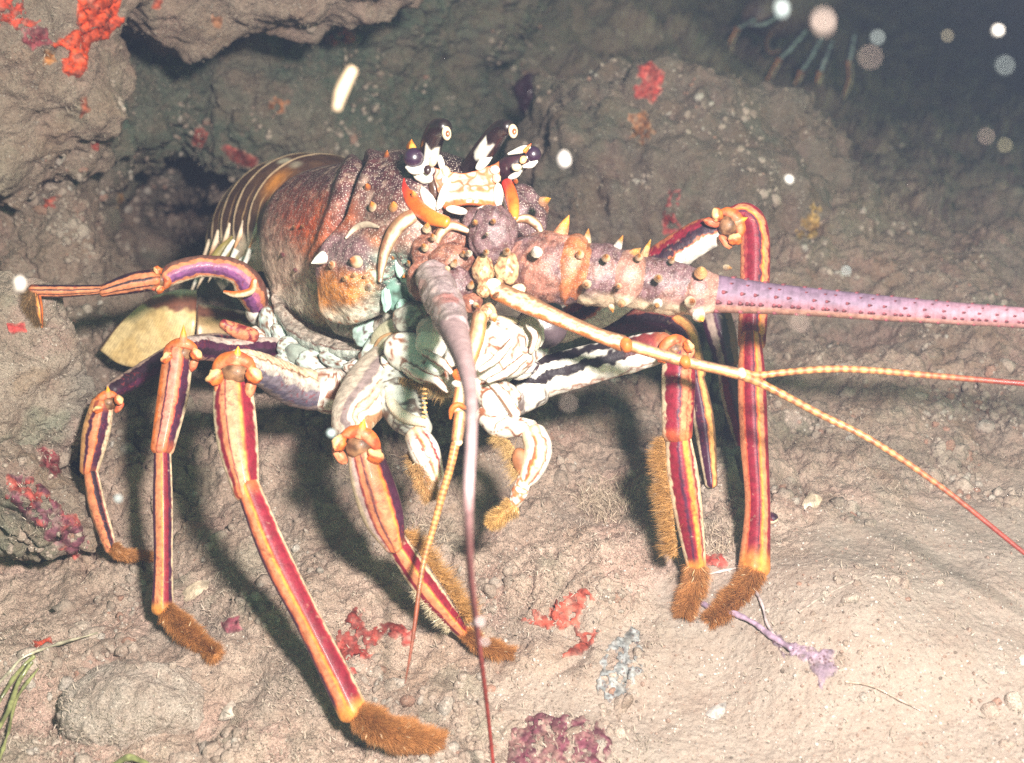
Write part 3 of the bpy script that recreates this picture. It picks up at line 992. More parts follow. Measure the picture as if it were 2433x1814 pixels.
GREYM = stripes([(-1, CREAM), (-.72, BRN), (-.62, (.62, .55, .44)), (-.3, (.40, .36, .32)), (.0, (.17, .14, .17)), (.55, (.10, .085, .12)), (.85, (.2, .15, .14))], back=(.4, .35, .3), jit=.16, freq=120)
WCR = cracked((.68, .64, .56), (.22, .08, .04), 120, .14, blot=.6)


def leg(label, merus, up, low, foot, kn, hair, extra=None):
    """merus, up, low = (points, radii, colours); foot = claw path; kn = knee centre, size, turn, spine"""
    mb = MB()
    tube(mb, *merus, n=240, m=96, flat=.9, facet=1.7, lump=.0004)
    if up: tube(mb, *up, n=130, m=72, flat=.9, facet=1.55)
    if low:
        low[1][0] *= .72
        tube(mb, *low, n=190, m=64, flat=.9, facet=1.5)
    if extra: extra(mb)
    o = mb.build('leg', M_leg, LOB)
    if label: o['label'] = label
    if kn: knee(o, *kn)
    if foot:
        brush(o, foot[0], foot[1], hair[0], hair[1])
    return o


# raised hind leg reaching out to the left
f = gd(98, 778)
o = leg('raised hind leg stretched out sideways to the rock on the left',
        ([(615, 735, .735), (596, 690, .722), (575, 656, .716), (530, 636, .711), (470, 634, .706), (420, 648, .702), (398, 660, .70)], [26, 36, 30, 27, 26, 27, 24],
         stripes([(-1, (.16, .07, .05)), (-.7, PEACH), (-.35, (.42, .13, .22)), (.0, (.22, .07, .20)), (.45, (.13, .04, .12)), (.72, PEACH), (.9, CREAM)], back=PURP, jit=.12)),
        ([(372, 664, .70), (310, 674, .697), (244, 692, .693)], [26, 25, 15], LA_UP), ([(252, 688, .693), (160, 692, .69), (78, 692, .687)], [15, 15, 16], LA_UP), None, ((388, 664, .698), 26, 1.45, None), None,
        lambda mb: (tube(mb, [(86, 700, .687), (93, 735, .685), (99, 778, min(f, .69))], [10, 9, 3], stripes([(-1, BRN), (-.3, YEL), (.2, DPUR), (.5, ORANGE)], jit=.2), n=30, m=16),
                    tube(mb, [(640, 700, .742), (622, 738, .737), (610, 752, .735)], [20, 32, 30], as_tube(WCR), n=24, m=28),
                    tube(mb, [(604, 668, .712), (596, 692, .709), (560, 700, .707), (533, 694, .708)], [7, 9, 8, 4], stripes([(-1, ORANGE), (0, CREAM)], back=ORANGE), n=30, m=14)))
brush(o, [(84, 692, .687), (74, 715, .686), (92, 770, .688)], [9, 12, 3], 26, 1200, (.14, .08, .035), (.25, .15, .06))

leg('hindmost lowered leg, darkest of the picture left legs',
    ([(560, 815, .762), (470, 822, .75), (400, 850, .73), (325, 895, .708), (268, 930, .692)], [22, 26, 25, 24, 22], stripes([(-1, (.3, .2, .16)), (-.85, DPUR), (.3, PURP), (.8, DPUR)], back=DPUR, jit=.15)),
    ([(243, 962, .69), (228, 1030, .69), (212, 1118, .69)], [27, 32, 22], LE_UP), ([(214, 1112, .69), (232, 1205, .684), (264, 1305, .677)], [22, 20, 15], LE_LO),
    ([(266, 1300, .677), (295, 1318, .676), (370, 1322, gd(370, 1322, -.006))], [10, 9, 3]), ((252, 952, .688), 30, -.45, (.6, 1.3)), (24, 1500))

leg('second lowered leg from the left',
    ([(690, 822, .72), (620, 830, .705), (550, 834, .692), (490, 828, .680), (440, 832, .667)], [24, 28, 29, 30, 32], stripes([(-1, (.5, .4, .35)), (-.6, PURP), (.0, DPUR), (.55, PURP), (.8, (.4, .2, .15))], back=DPUR, jit=.2)),
    ([(424, 838, .655), (410, 945, .65), (386, 1066, .643)], [35, 36, 28], LB_UP), ([(386, 1056, .643), (387, 1200, .638), (388, 1330, .633), (386, 1447, .629)], [27, 23, 22, 26], LB_LO),
    ([(392, 1448, .629), (445, 1500, .624), (512, 1556, gd(512, 1556, -.004))], [15, 16, 5]), ((430, 832, .652), 38, -.12, (.35, 2.05)), (34, 4200),
    lambda mb: tube(mb, [(600, 800, .70), (560, 785, .694), (530, 770, .69)], [20, 18, 12], as_tube(cracked(PEACH, CRIM, 130, .15, blot=.8)), n=30, m=24))

leg('long front leg crossing the left foreground with a thick orange shank',
    ([(812, 920, .667), (760, 928, .656), (700, 918, .643), (640, 888, .622), (592, 868, .606), (560, 864, .60)], [30, 47, 48, 43, 38, 34], GREYM),
    ([(552, 886, .594), (556, 965, .59), (566, 1060, .585), (586, 1172, .579)], [40, 49, 47, 30], L_UP), ([(588, 1156, .579), (655, 1322, .573), (735, 1480, .567), (800, 1610, .563), (838, 1690, .56)], [40, 34, 32, 35, 36], L_LO),
    ([(842, 1694, .56), (930, 1742, .557), (1040, 1762, gd(1040, 1762, -.004))], [20, 24, 7]), ((556, 874, .588), 52, -.06, (.25, 1.3)), (46, 8500),
    lambda mb: tube(mb, [(760, 925, .655), (790, 928, .658), (830, 915, .665)], [51, 56, 40], as_tube(WCR), n=40, m=40))

leg('foremost left leg with a thick folded thigh below the mouth',
    ([(930, 850, .64), (895, 900, .628), (858, 955, .612), (838, 1000, .60), (842, 1030, .594)], [48, 62, 62, 52, 42],
     stripes([(-1, (.48, .40, .32)), (-.55, (.24, .18, .17)), (-.2, (.66, .58, .48)), (.02, (.25, .11, .06)), (.12, CREAM), (.42, (.28, .12, .07)), (.50, WHITE), (.8, (.4, .2, .1))], back=CREAM, jit=.16, freq=60)),
    ([(862, 1062, .585), (886, 1150, .584), (912, 1230, .586), (938, 1296, .59)], [40, 50, 48, 26], LD_UP), ([(930, 1272, .59), (1005, 1385, .60), (1060, 1455, .607), (1104, 1505, gd(1104, 1505, -.012))], [36, 30, 25, 18], LD_LO),
    ([(1104, 1502, gd(1104, 1502, -.012)), (1150, 1535, gd(1150, 1535, -.008)), (1212, 1552, gd(1212, 1552, -.004))], [11, 12, 4]), ((856, 1050, .58), 50, .35, (-.2, 1.5)), (34, 2600),
    lambda mb: (fringe(mb, [(962, 1265, .592), (1040, 1370, .602), (1112, 1480, .608)], (.75, -.35), 52, 2600),
                fringe(mb, [(985, 1400, .60), (1070, 1500, .607)], (-.7, .3), 26, 420, (.5, .4, .25), (.6, .5, .35))))

leg('foremost right leg with a bristly shank',
    ([(1150, 935, .648), (1210, 915, .645), (1300, 893, .64), (1420, 862, .633), (1530, 835, .626), (1580, 822, .622)], [30, 52, 50, 46, 42, 34], pied(3.3)),
    ([(1612, 824, .617), (1612, 900, .614), (1609, 1032, .614)], [34, 40, 36], R_UP), ([(1609, 1018, .614), (1622, 1130, .617), (1640, 1250, .622), (1654, 1340, .626)], [38, 38, 32, 24], R_LO),
    ([(1656, 1338, .626), (1650, 1395, .628), (1628, 1460, gd(1628, 1460, -.004))], [14, 12, 4]), ((1600, 824, .612), 36, -.45, None), (50, 3800),
    lambda mb: (fringe(mb, [(1575, 1040, .616), (1588, 1150, .619), (1606, 1320, .625)], (-.95, .12), 46, 4600),
                tube(mb, [(1130, 950, .64), (1200, 955, .637), (1280, 930, .638)], [26, 42, 34], as_tube(cracked(WHITE, (.12, .09, .08), 60, .12, blot=.55)), n=40, m=32)))

leg('high arched right leg standing tall behind the thick antenna',
    ([(1330, 780, .735), (1420, 735, .722), (1500, 680, .712), (1570, 625, .702), (1660, 565, .692), (1728, 540, .686)], [38, 46, 46, 44, 40, 32], stripes([(-1, WHITE), (-.15, (.6, .16, .06)), (-.05, DPUR), (.55, CRIM), (.9, (.4, .12, .05))], back=CREAM, jit=.16)),
    ([(1740, 512, .685), (1772, 512, .684), (1792, 548, .683), (1794, 650, .68), (1786, 815, .677)], [22, 30, 34, 35, 33], stripes([(-1, PEACH), (-.82, (.35, .05, .05)), (-.6, CRIM), (.25, PURP), (.42, (.6, .09, .03)), (.50, YEL), (.62, PEACH), (.9, CRIM)], jit=.12)),
    ([(1784, 800, .673), (1786, 900, .668), (1792, 1050, .660), (1800, 1200, .648), (1792, 1350, .634)], [33, 33, 33, 30, 38], R2_LO),
    ([(1795, 1350, .633), (1762, 1415, .628), (1688, 1470, gd(1688, 1470, -.004))], [18, 20, 6]), ((1738, 530, .676), 40, .95, (.3, 1.3)), (44, 5200))

leg('dark leg half hidden behind the right legs', ([(1480, 745, .765), (1600, 720, .76), (1690, 712, .755)], [26, 28, 26], DK), ([(1690, 712, .755), (1712, 790, .752), (1728, 860, .75)], [34, 36, 28], stripes([(-1, PURP), (-.75, (.4, .3, .25)), (-.2, PURP), (.1, DPUR), (.6, (.2, .09, .06))], back=DPUR, jit=.12)),
    ([(1722, 850, .75), (1748, 965, .748), (1790, 1120, .745), (1836, 1235, gd(1836, 1235, -.003))], [30, 28, 20, 14], stripes([(-1, CREAM), (-.85, CRIM), (-.2, PURP), (.5, DPUR)], jit=.1)), None, None, None)
leg('short dark leg with an orange stripe behind the foremost right leg', ([(1450, 770, .745), (1540, 760, .735), (1600, 768, .728)], [28, 30, 28], DK), ([(1600, 770, .728), (1628, 800, .725), (1652, 890, .72)], [30, 30, 26], DK_OR),
    ([(1650, 880, .72), (1672, 1000, .717), (1690, 1150, gd(1690, 1150, -.004))], [26, 25, 15], DK_OR), None, None, None)

# --- leg bases and the pale underside
mb = MB()
TE = rimmed(cracked((.56, .66, .60), (.20, .09, .05), 150, .10, blot=.4))
WH = rimmed(cracked((.66, .62, .54), (.22, .08, .04), 110, .12, blot=.5))
WH2 = rimmed(cracked((.70, .68, .62), (.24, .09, .04), 80, .10, blot=.35))
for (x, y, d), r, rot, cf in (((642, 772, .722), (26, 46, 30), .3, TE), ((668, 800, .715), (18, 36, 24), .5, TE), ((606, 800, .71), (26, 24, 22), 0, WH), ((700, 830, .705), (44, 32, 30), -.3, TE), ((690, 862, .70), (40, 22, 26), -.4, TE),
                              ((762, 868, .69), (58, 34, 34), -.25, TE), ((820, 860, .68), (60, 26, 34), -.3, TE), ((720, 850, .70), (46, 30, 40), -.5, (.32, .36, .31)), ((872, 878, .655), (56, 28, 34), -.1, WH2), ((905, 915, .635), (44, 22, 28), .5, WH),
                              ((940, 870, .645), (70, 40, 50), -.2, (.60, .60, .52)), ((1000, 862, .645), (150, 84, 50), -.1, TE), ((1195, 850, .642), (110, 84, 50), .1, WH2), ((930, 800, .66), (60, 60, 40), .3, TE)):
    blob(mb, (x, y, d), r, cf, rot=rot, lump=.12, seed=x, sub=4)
mb.build('leg_bases', M_pale, LOB)
# --- head and face
mb = MB()
fc = lambda u, v, V: mix(mix(cracked((.54, .42, .36), (.50, .18, .08), 110, .22, blot=.5)(V), (.62, .55, .48), sst(.6, .7, v) * sst(.86, .8, v) * .8), (.66, .15, .04), np.clip(sst(.80, .90, v + .06 * noise(V * 160)) * .9 + sst(.09, .02, v) + sst(.06, .0, np.minimum(u, 1 - u)) * .7, 0, 1))
sheet(mb, [[(1018, 388, .612), (1034, 401, .609), (1060, 410, .607), (1100, 416, .606), (1140, 408, .607), (1168, 398, .609), (1186, 386, .612)],
           [(1030, 420, .607), (1050, 430, .605), (1075, 434, .604), (1108, 436, .603), (1140, 432, .604), (1165, 424, .605), (1186, 412, .608)],
           [(1044, 460, .604), (1062, 462, .602), (1085, 458, .600), (1112, 456, .599), (1140, 458, .600), (1162, 460, .602), (1182, 456, .605)],
           [(1056, 498, .603), (1072, 494, .601), (1092, 490, .599), (1116, 488, .598), (1142, 490, .599), (1160, 496, .601), (1180, 500, .604)]], fc, nu=110, nv=90, thick=.004, lump=.0007)
mb.build('face_plate', M_plain, LOB)
mb = MB()
for (x, y, d), r, rot, col in (((1054, 462, .600), (11, 40, 10), -.35, WHITE), ((1184, 464, .601), (12, 30, 12), 0, WHITE), ((1176, 404, .603), (12, 10, 10), 0, WHITE), ((1180, 424, .602), (10, 12, 10), 0, CREAM),
                               ((1060, 408, .604), (10, 14, 9), .2, CREAM), ((1058, 430, .602), (9, 12, 9), 0, WHITE), ((1085, 500, .598), (27, 10, 10), -.2, WHITE), ((1152, 502, .597), (20, 14, 10), .2, WHITE),
                               ((1020, 478, .604), (14, 38, 12), .55, WHITE), ((1006, 420, .604), (24, 16, 14), -.4, WHITE), ((1030, 446, .606), (12, 30, 10), .2, DBR), ((1120, 500, .604), (18, 14, 10), 0, DBR),
                               ((1150, 385, .606), (12, 26, 9), -.7, WHITE), ((1048, 388, .606), (8, 22, 8), .25, WHITE)):
    blob(mb, (x, y, d), r, col, rot=rot, lump=.12, seed=x)
mb.build('face_ridges', M_pale, LOB)


def horn_col(lo, hi, x0, x1):
    def f(x, a, t, V):
        q = t + .04 * noise(V * 300) - .10 * np.abs(x - (x0 + x1) / 2)
        w = sst(lo, lo + .05, q) * sst(hi, hi - .05, q) * sst(x0, x0 + .15, x) * sst(x1, x1 - .15, x) * (np.cos(a) > -.1)
        c = mix(np.tile(np.array((.016, .007, .008)), (len(x), 1)), WHITE, w)
        return c
    return f


for pts, rad, cf, tip in (([(1020, 430, .622), (1020, 385, .612), (1026, 340, .602), (1040, 308, .594), (1056, 302, .588)], [26, 25, 26, 25, 19], horn_col(.36, .66, -.9, .55), (1061, 317, .583)),
                          ([(1100, 425, .628), (1132, 384, .615), (1164, 340, .603), (1190, 308, .595), (1208, 302, .589)], [24, 26, 26, 23, 17], horn_col(.40, .70, -.5, .75), (1219, 312, .584))):
    mb = MB()
    tube(mb, pts, rad, cf, n=70, m=44)
    h = mb.build('horn', M_plain, LOB)
    mb = MB()
    blob(mb, tip, (11, 17, 7), CREAM, rot=.12, lump=.03)
    blob(mb, (tip[0] + 3, tip[1] + 1, tip[2] - .0013), (5.5, 8, 4), (.25, .08, .03), lump=.03)
    mb.build('horn_tip', M_plain, h)

for e, r, st, sr, sc in (((983, 376, .600), 24, [(1034, 440, .615), (1012, 412, .607), (994, 392, .604)], [24, 24, 20], 1.0),
                         ((1266, 368, .612), 20, [(1180, 412, .622), (1218, 394, .616), (1254, 374, .613)], [22, 27, 19], 5.0)):
    mb = MB()
    blob(mb, e, (r, r * 1.02, r), (.030, .010, .030), lump=0, sub=4)
    ey = mb.build('eye', M_eye, LOB)
    mb = MB()
    tube(mb, st, sr, as_tube(lambda V: mix(np.tile(np.array((.04, .015, .02)), (len(V), 1)), WHITE, sst(.12, .2, fbm(V * 110 + sc, 2)))), n=40, m=32)
    if r == 20:
        tube(mb, [(1208, 366, .608), (1240, 356, .606), (1258, 350, .605)], [3, 9, 4], WHITE, n=20, m=12)
        spine(mb, (1246, 360, .605), (1262, 342, .603), 7, base=(.8, .2, .03), tip=(.75, .12, .02))
        tube(mb, [(1244, 396, .607), (1262, 392, .606), (1276, 384, .606)], [4, 8, 3], WHITE, n=20, m=12)
        blob(mb, (1228, 398, .606), (12, 9, 8), CREAM); blob(mb, (1222, 418, .608), (16, 7, 8), WHITE, rot=.4); blob(mb, (1243, 380, .606), (8, 10, 6), (.8, .45, .2), rot=-.5)
    else:
        tube(mb, [(966, 398, .600), (982, 406, .599), (1006, 400, .60), (1014, 378, .60)], [4, 9, 10, 5], WHITE, n=30, m=14)
        spine(mb, (980, 352, .604), (977, 334, .603), 10, base=(.8, .3, .05), tip=(.75, .2, .02))
        blob(mb, (1016, 404, .598), (9, 12, 7), (.03, .012, .012)); blob(mb, (1028, 384, .600), (10, 12, 8), CREAM, lump=.2); blob(mb, (1022, 362, .603), (9, 7, 6), CREAM, lump=.3)
    mb.build('eyestalk', M_plain, ey)

for pts, rad in (([(967, 430, .612), (972, 462, .607), (994, 494, .601), (1028, 518, .595), (1060, 528, .590)], [13, 17, 18, 18, 14]), ([(1204, 434, .606), (1214, 462, .602), (1220, 492, .598), (1222, 518, .595)], [13, 15, 14, 10])):
    mb = MB()
    tube(mb, pts, rad, lambda x, a, t, V: mix(mix(np.tile(np.array((.50, .03, .02)), (len(x), 1)), (.64, .10, .015), sst(.08, .35, t + .12 * x)), (.74, .22, .03), sst(.5, .95, t + .15 * x)), n=60, m=36, flat=.7)
    mb.build('orange_rim', M_plain, LOB)

PURB = cracked((.165, .092, .098), (.10, .045, .042), 200, .12, blot=.3)
RUST = cracked((.30, .125, .08), (.14, .05, .035), 160, .15, blot=.5)
BUFF = cracked((.50, .35, .19), (.26, .11, .05), 190, .15, blot=.4)


def put(name, items, mat, spines=(), parent=LOB):
    mb = MB()
    for (x, y, d), r, rot, cf in items:
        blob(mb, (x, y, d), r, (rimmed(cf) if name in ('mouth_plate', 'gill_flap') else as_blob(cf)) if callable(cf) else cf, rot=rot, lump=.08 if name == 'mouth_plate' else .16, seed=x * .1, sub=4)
    for s in spines:
        spine(mb, *s)
    return mb.build(name, mat, parent)


def tipd(x, y, d, dx, dy, r, base=CREAM, tip=(.55, .2, .03)): return ((x, y, d + .001), (x + dx, y + dy, d - .0065), r * .82, base, tip)


put('brow_plate', [((1172, 556, .592), (56, 72, 40), 0, PURB), ((1130, 530, .598), (34, 34, 26), .2, PURB)], M_ant,
    [tipd(1129, 529, .583, -1, -4, 9, (.7, .35, .15), (.8, .35, .08)), tipd(1172, 527, .580, 0, -4, 9, (.7, .35, .15), (.8, .35, .08)), tipd(1157, 557, .578, 0, -3, 6, WHITE, CREAM), tipd(1155, 600, .578, -1, -4, 10), tipd(1204, 598, .579, 2, -5, 12), tipd(1114, 603, .583, -1, -6, 11, WHITE, CREAM)])
put('snout_lobe', [((1148, 645, .588), (27, 36, 26), .1, BUFF), ((1206, 640, .588), (30, 38, 26), -.15, BUFF), ((1172, 676, .586), (17, 15, 14), 0, WHITE), ((1230, 690, .586), (20, 14, 14), .3, CREAM), ((1150, 690, .587), (18, 18, 14), .3, BUFF),
                   ((1120, 720, .588), (26, 24, 20), 0, RUST), ((1160, 742, .588), (20, 22, 16), 0, BUFF), ((1178, 640, .592), (7, 34, 8), 0, (.16, .07, .03))], M_plain,
    [tipd(1118, 680, .582, 4, -12, 11), tipd(1172, 752, .584, 4, 14, 13), tipd(1130, 725, .58, 8, 6, 9), tipd(1180, 700, .58, 6, -6, 8, (.5, .2, .08))])

put('carapace_shoulder', [((1228, 520, .655), (78, 78, 60), .2, PURB), ((1262, 505, .655), (44, 34, 36), .3, RUST)], M_cara)
# left antenna: base seen end on, whip bending down towards the lens
put('antenna_base', [((1068, 568, .604), (50, 34, 34), .2, RUST), ((1020, 600, .604), (46, 44, 36), .3, RUST), ((1075, 620, .598), (56, 42, 36), 0, RUST), ((1010, 668, .604), (44, 52, 36), .2, RUST), ((1086, 680, .592), (40, 46, 32), 0, PURB),
                     ((975, 600, .618), (40, 50, 30), .4, (.12, .10, .085))], M_ant,
    [tipd(1010, 590, .592, -6, -10, 12), tipd(1030, 566, .592, -4, -10, 10), tipd(1014, 545, .598, 2, -16, 14, CREAM, (.8, .3, .05)), tipd(936, 620, .618, -4, -10, 10), tipd(972, 628, .610, -3, -8, 9), tipd(1000, 640, .598, 6, -3, 10),
     tipd(1078, 628, .583, 6, -12, 11), tipd(1100, 605, .588, 2, -8, 9), tipd(1062, 640, .583, -5, 4, 10), tipd(965, 655, .612, -8, 4, 10), tipd(914, 636, .628, -2, -5, 8), tipd(1036, 690, .586, -4, 4, 8)])
mb = MB()
def on(pts, lift=.003): return [(x_, y_, min(cara_d(x_, y_), .70) - lift) for x_, y_ in pts]


RIMC = stripes([(-1, BRN), (-.45, (.46, .34, .22)), (-.05, (.66, .56, .44)), (.5, (.42, .28, .16)), (.85, BRN)], jit=.14)
tube(mb, [(1018, 520, .604), (996, 512, .607)] + on([(968, 520), (940, 546), (920, 585), (908, 628), (903, 668)], .004), [9, 15, 18, 17, 14, 10, 5], RIMC, n=70, m=24, flat=.6)
mb.build('socket_rim', M_plain, LOB); mb = MB()
tube(mb, [(1112, 548, .594), (1072, 536, .594), (1046, 556, .596), (1036, 584, .600)], [8, 12, 12, 5], RIMC, n=40, m=18, flat=.6)
mb.build('socket_rim', M_plain, LOB); mb = MB()
tube(mb, [(1222, 525, .598), (1250, 520, .602), (1275, 535, .606), (1290, 560, .608)], [7, 11, 11, 5], RIMC, n=40, m=16)
mb.build('socket_rim', M_plain, LOB); mb = MB()
tube(mb, on([(822, 566), (845, 542), (872, 534), (900, 540)], .002), [3, 7, 8, 3], (.46, .36, .27), n=40, m=14, flat=.6)
mb.build('socket_rim', M_plain, LOB)
put('gill_flap', [((950, 668, .628), (56, 84, 36), .15, cracked((.15, .27, .22), (.05, .07, .05), 120, .2, blot=.5)), ((922, 690, .624), (15, 48, 14), -.1, TEAL), ((948, 640, .616), (10, 26, 10), .3, TEAL), ((960, 735, .618), (18, 24, 14), .4, TEAL), ((975, 755, .616), (44, 36, 26), .5, cracked((.36, .36, .30), (.14, .10, .08), 200, .2, blot=.5)),
                  ((884, 790, .655), (46, 36, 26), .45, cracked((.44, .60, .54), (.10, .07, .06), 70, .06, blot=.3)), ((985, 690, .612), (14, 12, 10), .3, TEAL), ((880, 720, .648), (8, 10, 8), 0, TEAL)], M_pale)
STR = lambda x, a, t, V: mix(np.tile(np.array((.50, .47, .33)), (len(x), 1)), (.34, .31, .20), (.5 + .5 * np.sin(t * 150)) * .5)
mb = MB()
tube(mb, [(886, 838, .645), (912, 805, .636), (960, 782, .626), (1015, 775, .618)], [8, 30, 32, 14], STR, n=60, m=30, flat=.45)
tube(mb, [(890, 842, .638), (930, 822, .629), (985, 800, .618)], [8, 26, 8], STR, n=50, m=30, flat=.45)
tube(mb, [(884, 842, .640), (905, 805, .632), (950, 790, .624), (1000, 790, .616)], [4, 5, 5, 3], (.42, .25, .12), n=40, m=12)
mb.build('mouth_palp', M_pale, LOB)

FLAG = lambda x, a, t, V: mix(mix(np.tile(np.array((.34, .23, .23)), (len(x), 1)), (.28, .085, .08), sst(.3, .55, t)), (.26, .035, .025), sst(.55, .8, t))


def ped(x, a, t, V):
    c = mix(np.tile(np.array((.30, .22, .225)), (len(x), 1)), (.40, .14, .12), sst(.25, .4, fbm(V * np.array([40, 40, 110.]), 3)) * .8)
    return mix(c, (.36, .29, .24), sst(.3, -.5, x) * .5)


an = None
mb = MB()
tube(mb, [(1026, 655, .590), (1044, 695, .572), (1062, 740, .552), (1078, 785, .522)], [38, 43, 42, 35], ped, n=60, m=48, lump=.0012)
an = mb.build('antenna', M_ant, LOB)
mb = MB()
tube(mb, [(1076, 780, .525), (1094, 830, .492), (1110, 890, .45), (1119, 960, .41), (1119, 1050, .375), (1114, 1150, .36), (1112, 1250, .37), (1118, 1370, .405), (1134, 1500, .455), (1150, 1620, .492), (1165, 1750, .525), (1176, 1860, .535)],
     [35, 28, 21, 15.5, 12.5, 11.5, 10.5, 9, 7, 5.5, 4.5, 4], FLAG, n=220, m=24)
mb.build('flagellum', M_whip, an)

# right antenna: three spiny segments and a thick purple whip leaving the frame
mb = MB()
SEG = as_tube(lambda V: mix(PURB(V), (.25, .125, .10), sst(.1, .4, fbm(V * 50, 3)) * .8))
S1 = as_tube(lambda V: mix(mix(RUST(V), PURB(V), sst(-.2, .3, fbm(V * 40 + 9, 2))), (.36, .16, .12), sst(.0, .35, fbm(V * 90 + 2, 3)) * .8))


def under(cf, pale=(.52, .40, .27)):
    return lambda x, a, t, V: mix(cf(x, a, t, V), pale, sst(-.45, -.85, x + .12 * noise(V * 140)))


tube(mb, [(1222, 622, .606), (1262, 630, .600), (1310, 636, .597), (1352, 642, .597)], [54, 76, 84, 84], S1, n=70, m=64, lump=.0012)
tube(mb, [(1345, 640, .596), (1362, 642, .595), (1372, 645, .595)], [78, 87, 74], as_tube(lambda V: mix(np.tile(np.array((.42, .13, .05)), (len(V), 1)), (.3, .12, .06), sst(0, .4, fbm(V * 120, 2)))), n=24, m=64)
tube(mb, [(1366, 650, .597), (1410, 652, .596), (1450, 656, .596), (1486, 664, .596)], [66, 75, 72, 62], under(SEG), n=70, m=64, lump=.0010)
tube(mb, [(1474, 662, .595), (1490, 664, .594), (1502, 668, .595)], [64, 71, 60], under(as_tube(lambda V: mix(np.tile(np.array((.34, .17, .13)), (len(V), 1)), (.3, .14, .10), sst(0, .4, fbm(V * 120, 2)))), (.8, .68, .5)), n=24, m=64)
tube(mb, [(1496, 668, .596), (1545, 676, .595), (1600, 684, .593), (1652, 694, .592)], [60, 66, 64, 56], under(SEG), n=80, m=64, lump=.0010)
tube(mb, [(1645, 693, .591), (1662, 695, .590), (1690, 697, .590)], [55, 60, 48], under(as_tube(lambda V: mix(np.tile(np.array((.34, .18, .14)), (len(V), 1)), (.26, .13, .12), sst(-.1, .3, fbm(V * 120, 2)))), (.7, .5, .38)), n=30, m=64)
for s in (tipd(1330, 560, .595, 22, -48, 24, (.6, .25, .12), (.75, .3, .04)), tipd(1394, 574, .592, 4, -30, 14, CREAM, (.45, .2, .05)), tipd(1466, 590, .592, 14, -30, 14, WHITE, (.5, .2, .04)), tipd(1530, 608, .592, 16, -38, 13, (.7, .4, .2), (.65, .3, .05)),
          tipd(1500, 610, .588, 22, -20, 20, (.6, .25, .1), (.7, .35, .1)), tipd(1275, 600, .572, -4, -12, 18, WHITE, WHITE), tipd(1378, 606, .575, -3, -8, 13), tipd(1440, 614, .572, 1, -8, 13), tipd(1518, 612, .576, 1, -8, 12), tipd(1564, 662, .571, 1, -4, 13),
          tipd(1394, 676, .572, -2, 2, 14, (.75, .62, .4), (.35, .14, .05)), tipd(1470, 680, .574, -2, 2, 10), tipd(1562, 722, .574, -2, 8, 16, WHITE, (.5, .22, .05)), tipd(1640, 718, .572, 8, -2, 18, (.72, .6, .42), (.40, .13, .03)),
          tipd(1660, 750, .582, 10, 14, 20, WHITE, (.75, .35, .04)), tipd(1596, 620, .578, 2, -8, 10), tipd(1665, 650, .575, 2, -14, 20, (.7, .35, .15), (.75, .4, .15)), tipd(1725, 636, .582, 14, 2, 10, CREAM, (.6, .3, .1)),
          tipd(1452, 730, .588, 4, 12, 10), tipd(1477, 722, .584, 0, 8, 12, (.6, .4, .2), (.3, .12, .04)), tipd(1290, 480, .612, 18, -8, 16, (.7, .35, .2), (.75, .35, .04)), tipd(1225, 432, .606, 2, -6, 8, (.7, .2, .05), (.7, .2, .03))):
    spine(mb, *s)
a2 = mb.build('antenna', M_ant, LOB)
W_ = [(1682, 697, .590), (1760, 704, .588), (1827, 710, .586), (1950, 720, .580), (2064, 730, .574), (2250, 744, .564), (2433, 756, .554), (2700, 775, .540), (3000, 790, .525)]
WR = [46, 41, 37, 33, 31, 27, 24.5, 20, 15]


def whip(x, a, t, V):
    c = mix(np.tile(np.array((.165, .105, .155)), (len(x), 1)), (.27, .135, .165), sst(.15, -.35, x))
    c = mix(c, (.42, .22, .165), sst(-.45, -.7, x))
    c = mix(c, (.38, .18, .20), sst(.25, .6, t) * .55)
    return c * (1 - .16 * sst(.4, 1., np.sin(t * 420)))[:, None]


mb = MB()
tube(mb, W_, WR, whip, n=420, m=48)
AW = spline(np.concatenate([np.array(W_), np.array(WR)[:, None]], 1), 300)
for i in range(6, 292, 5):
    for lat, k in ((-.42, 0), (.12, 1), (.62, 2), (-.9, 3), (.95, 4)):
        if k and (i // 5 + k) % 2: continue
        j = min(299, max(0, i + int(rng.integers(-2, 3))))
        q = AW[j]
        zz = math.sqrt(max(0, 1 - lat * lat)) * q[3] * q[2] / F
        r = q[3] * .13
        if lat == .62: r *= .7
        b = (q[0], q[1] - lat * q[3], q[2] - zz + .0003)
        spine(mb, b, (q[0] + r * 2.0, q[1] - lat * (q[3] + r), q[2] - zz * 1.0 - .0012), r, base=(.20, .05, .06), tip=(.07, .02, .02), m=7)
mb.build('flagellum', M_whip, a2)

# antennules
ANT = stripes([(-1, (.40, .16, .055)), (-.6, (.60, .32, .13)), (-.1, (.62, .47, .31)), (.45, (.40, .24, .12)), (.8, (.22, .12, .07))], back=BRN, jit=.18)


def beads(c0, c1, n, end):
    return lambda x, a, t, V: mix(mix(np.tile(np.array(c0, float), (len(x), 1)), c1, .5 + .5 * np.sin(t * n)), end, sst(.35, .75, t))


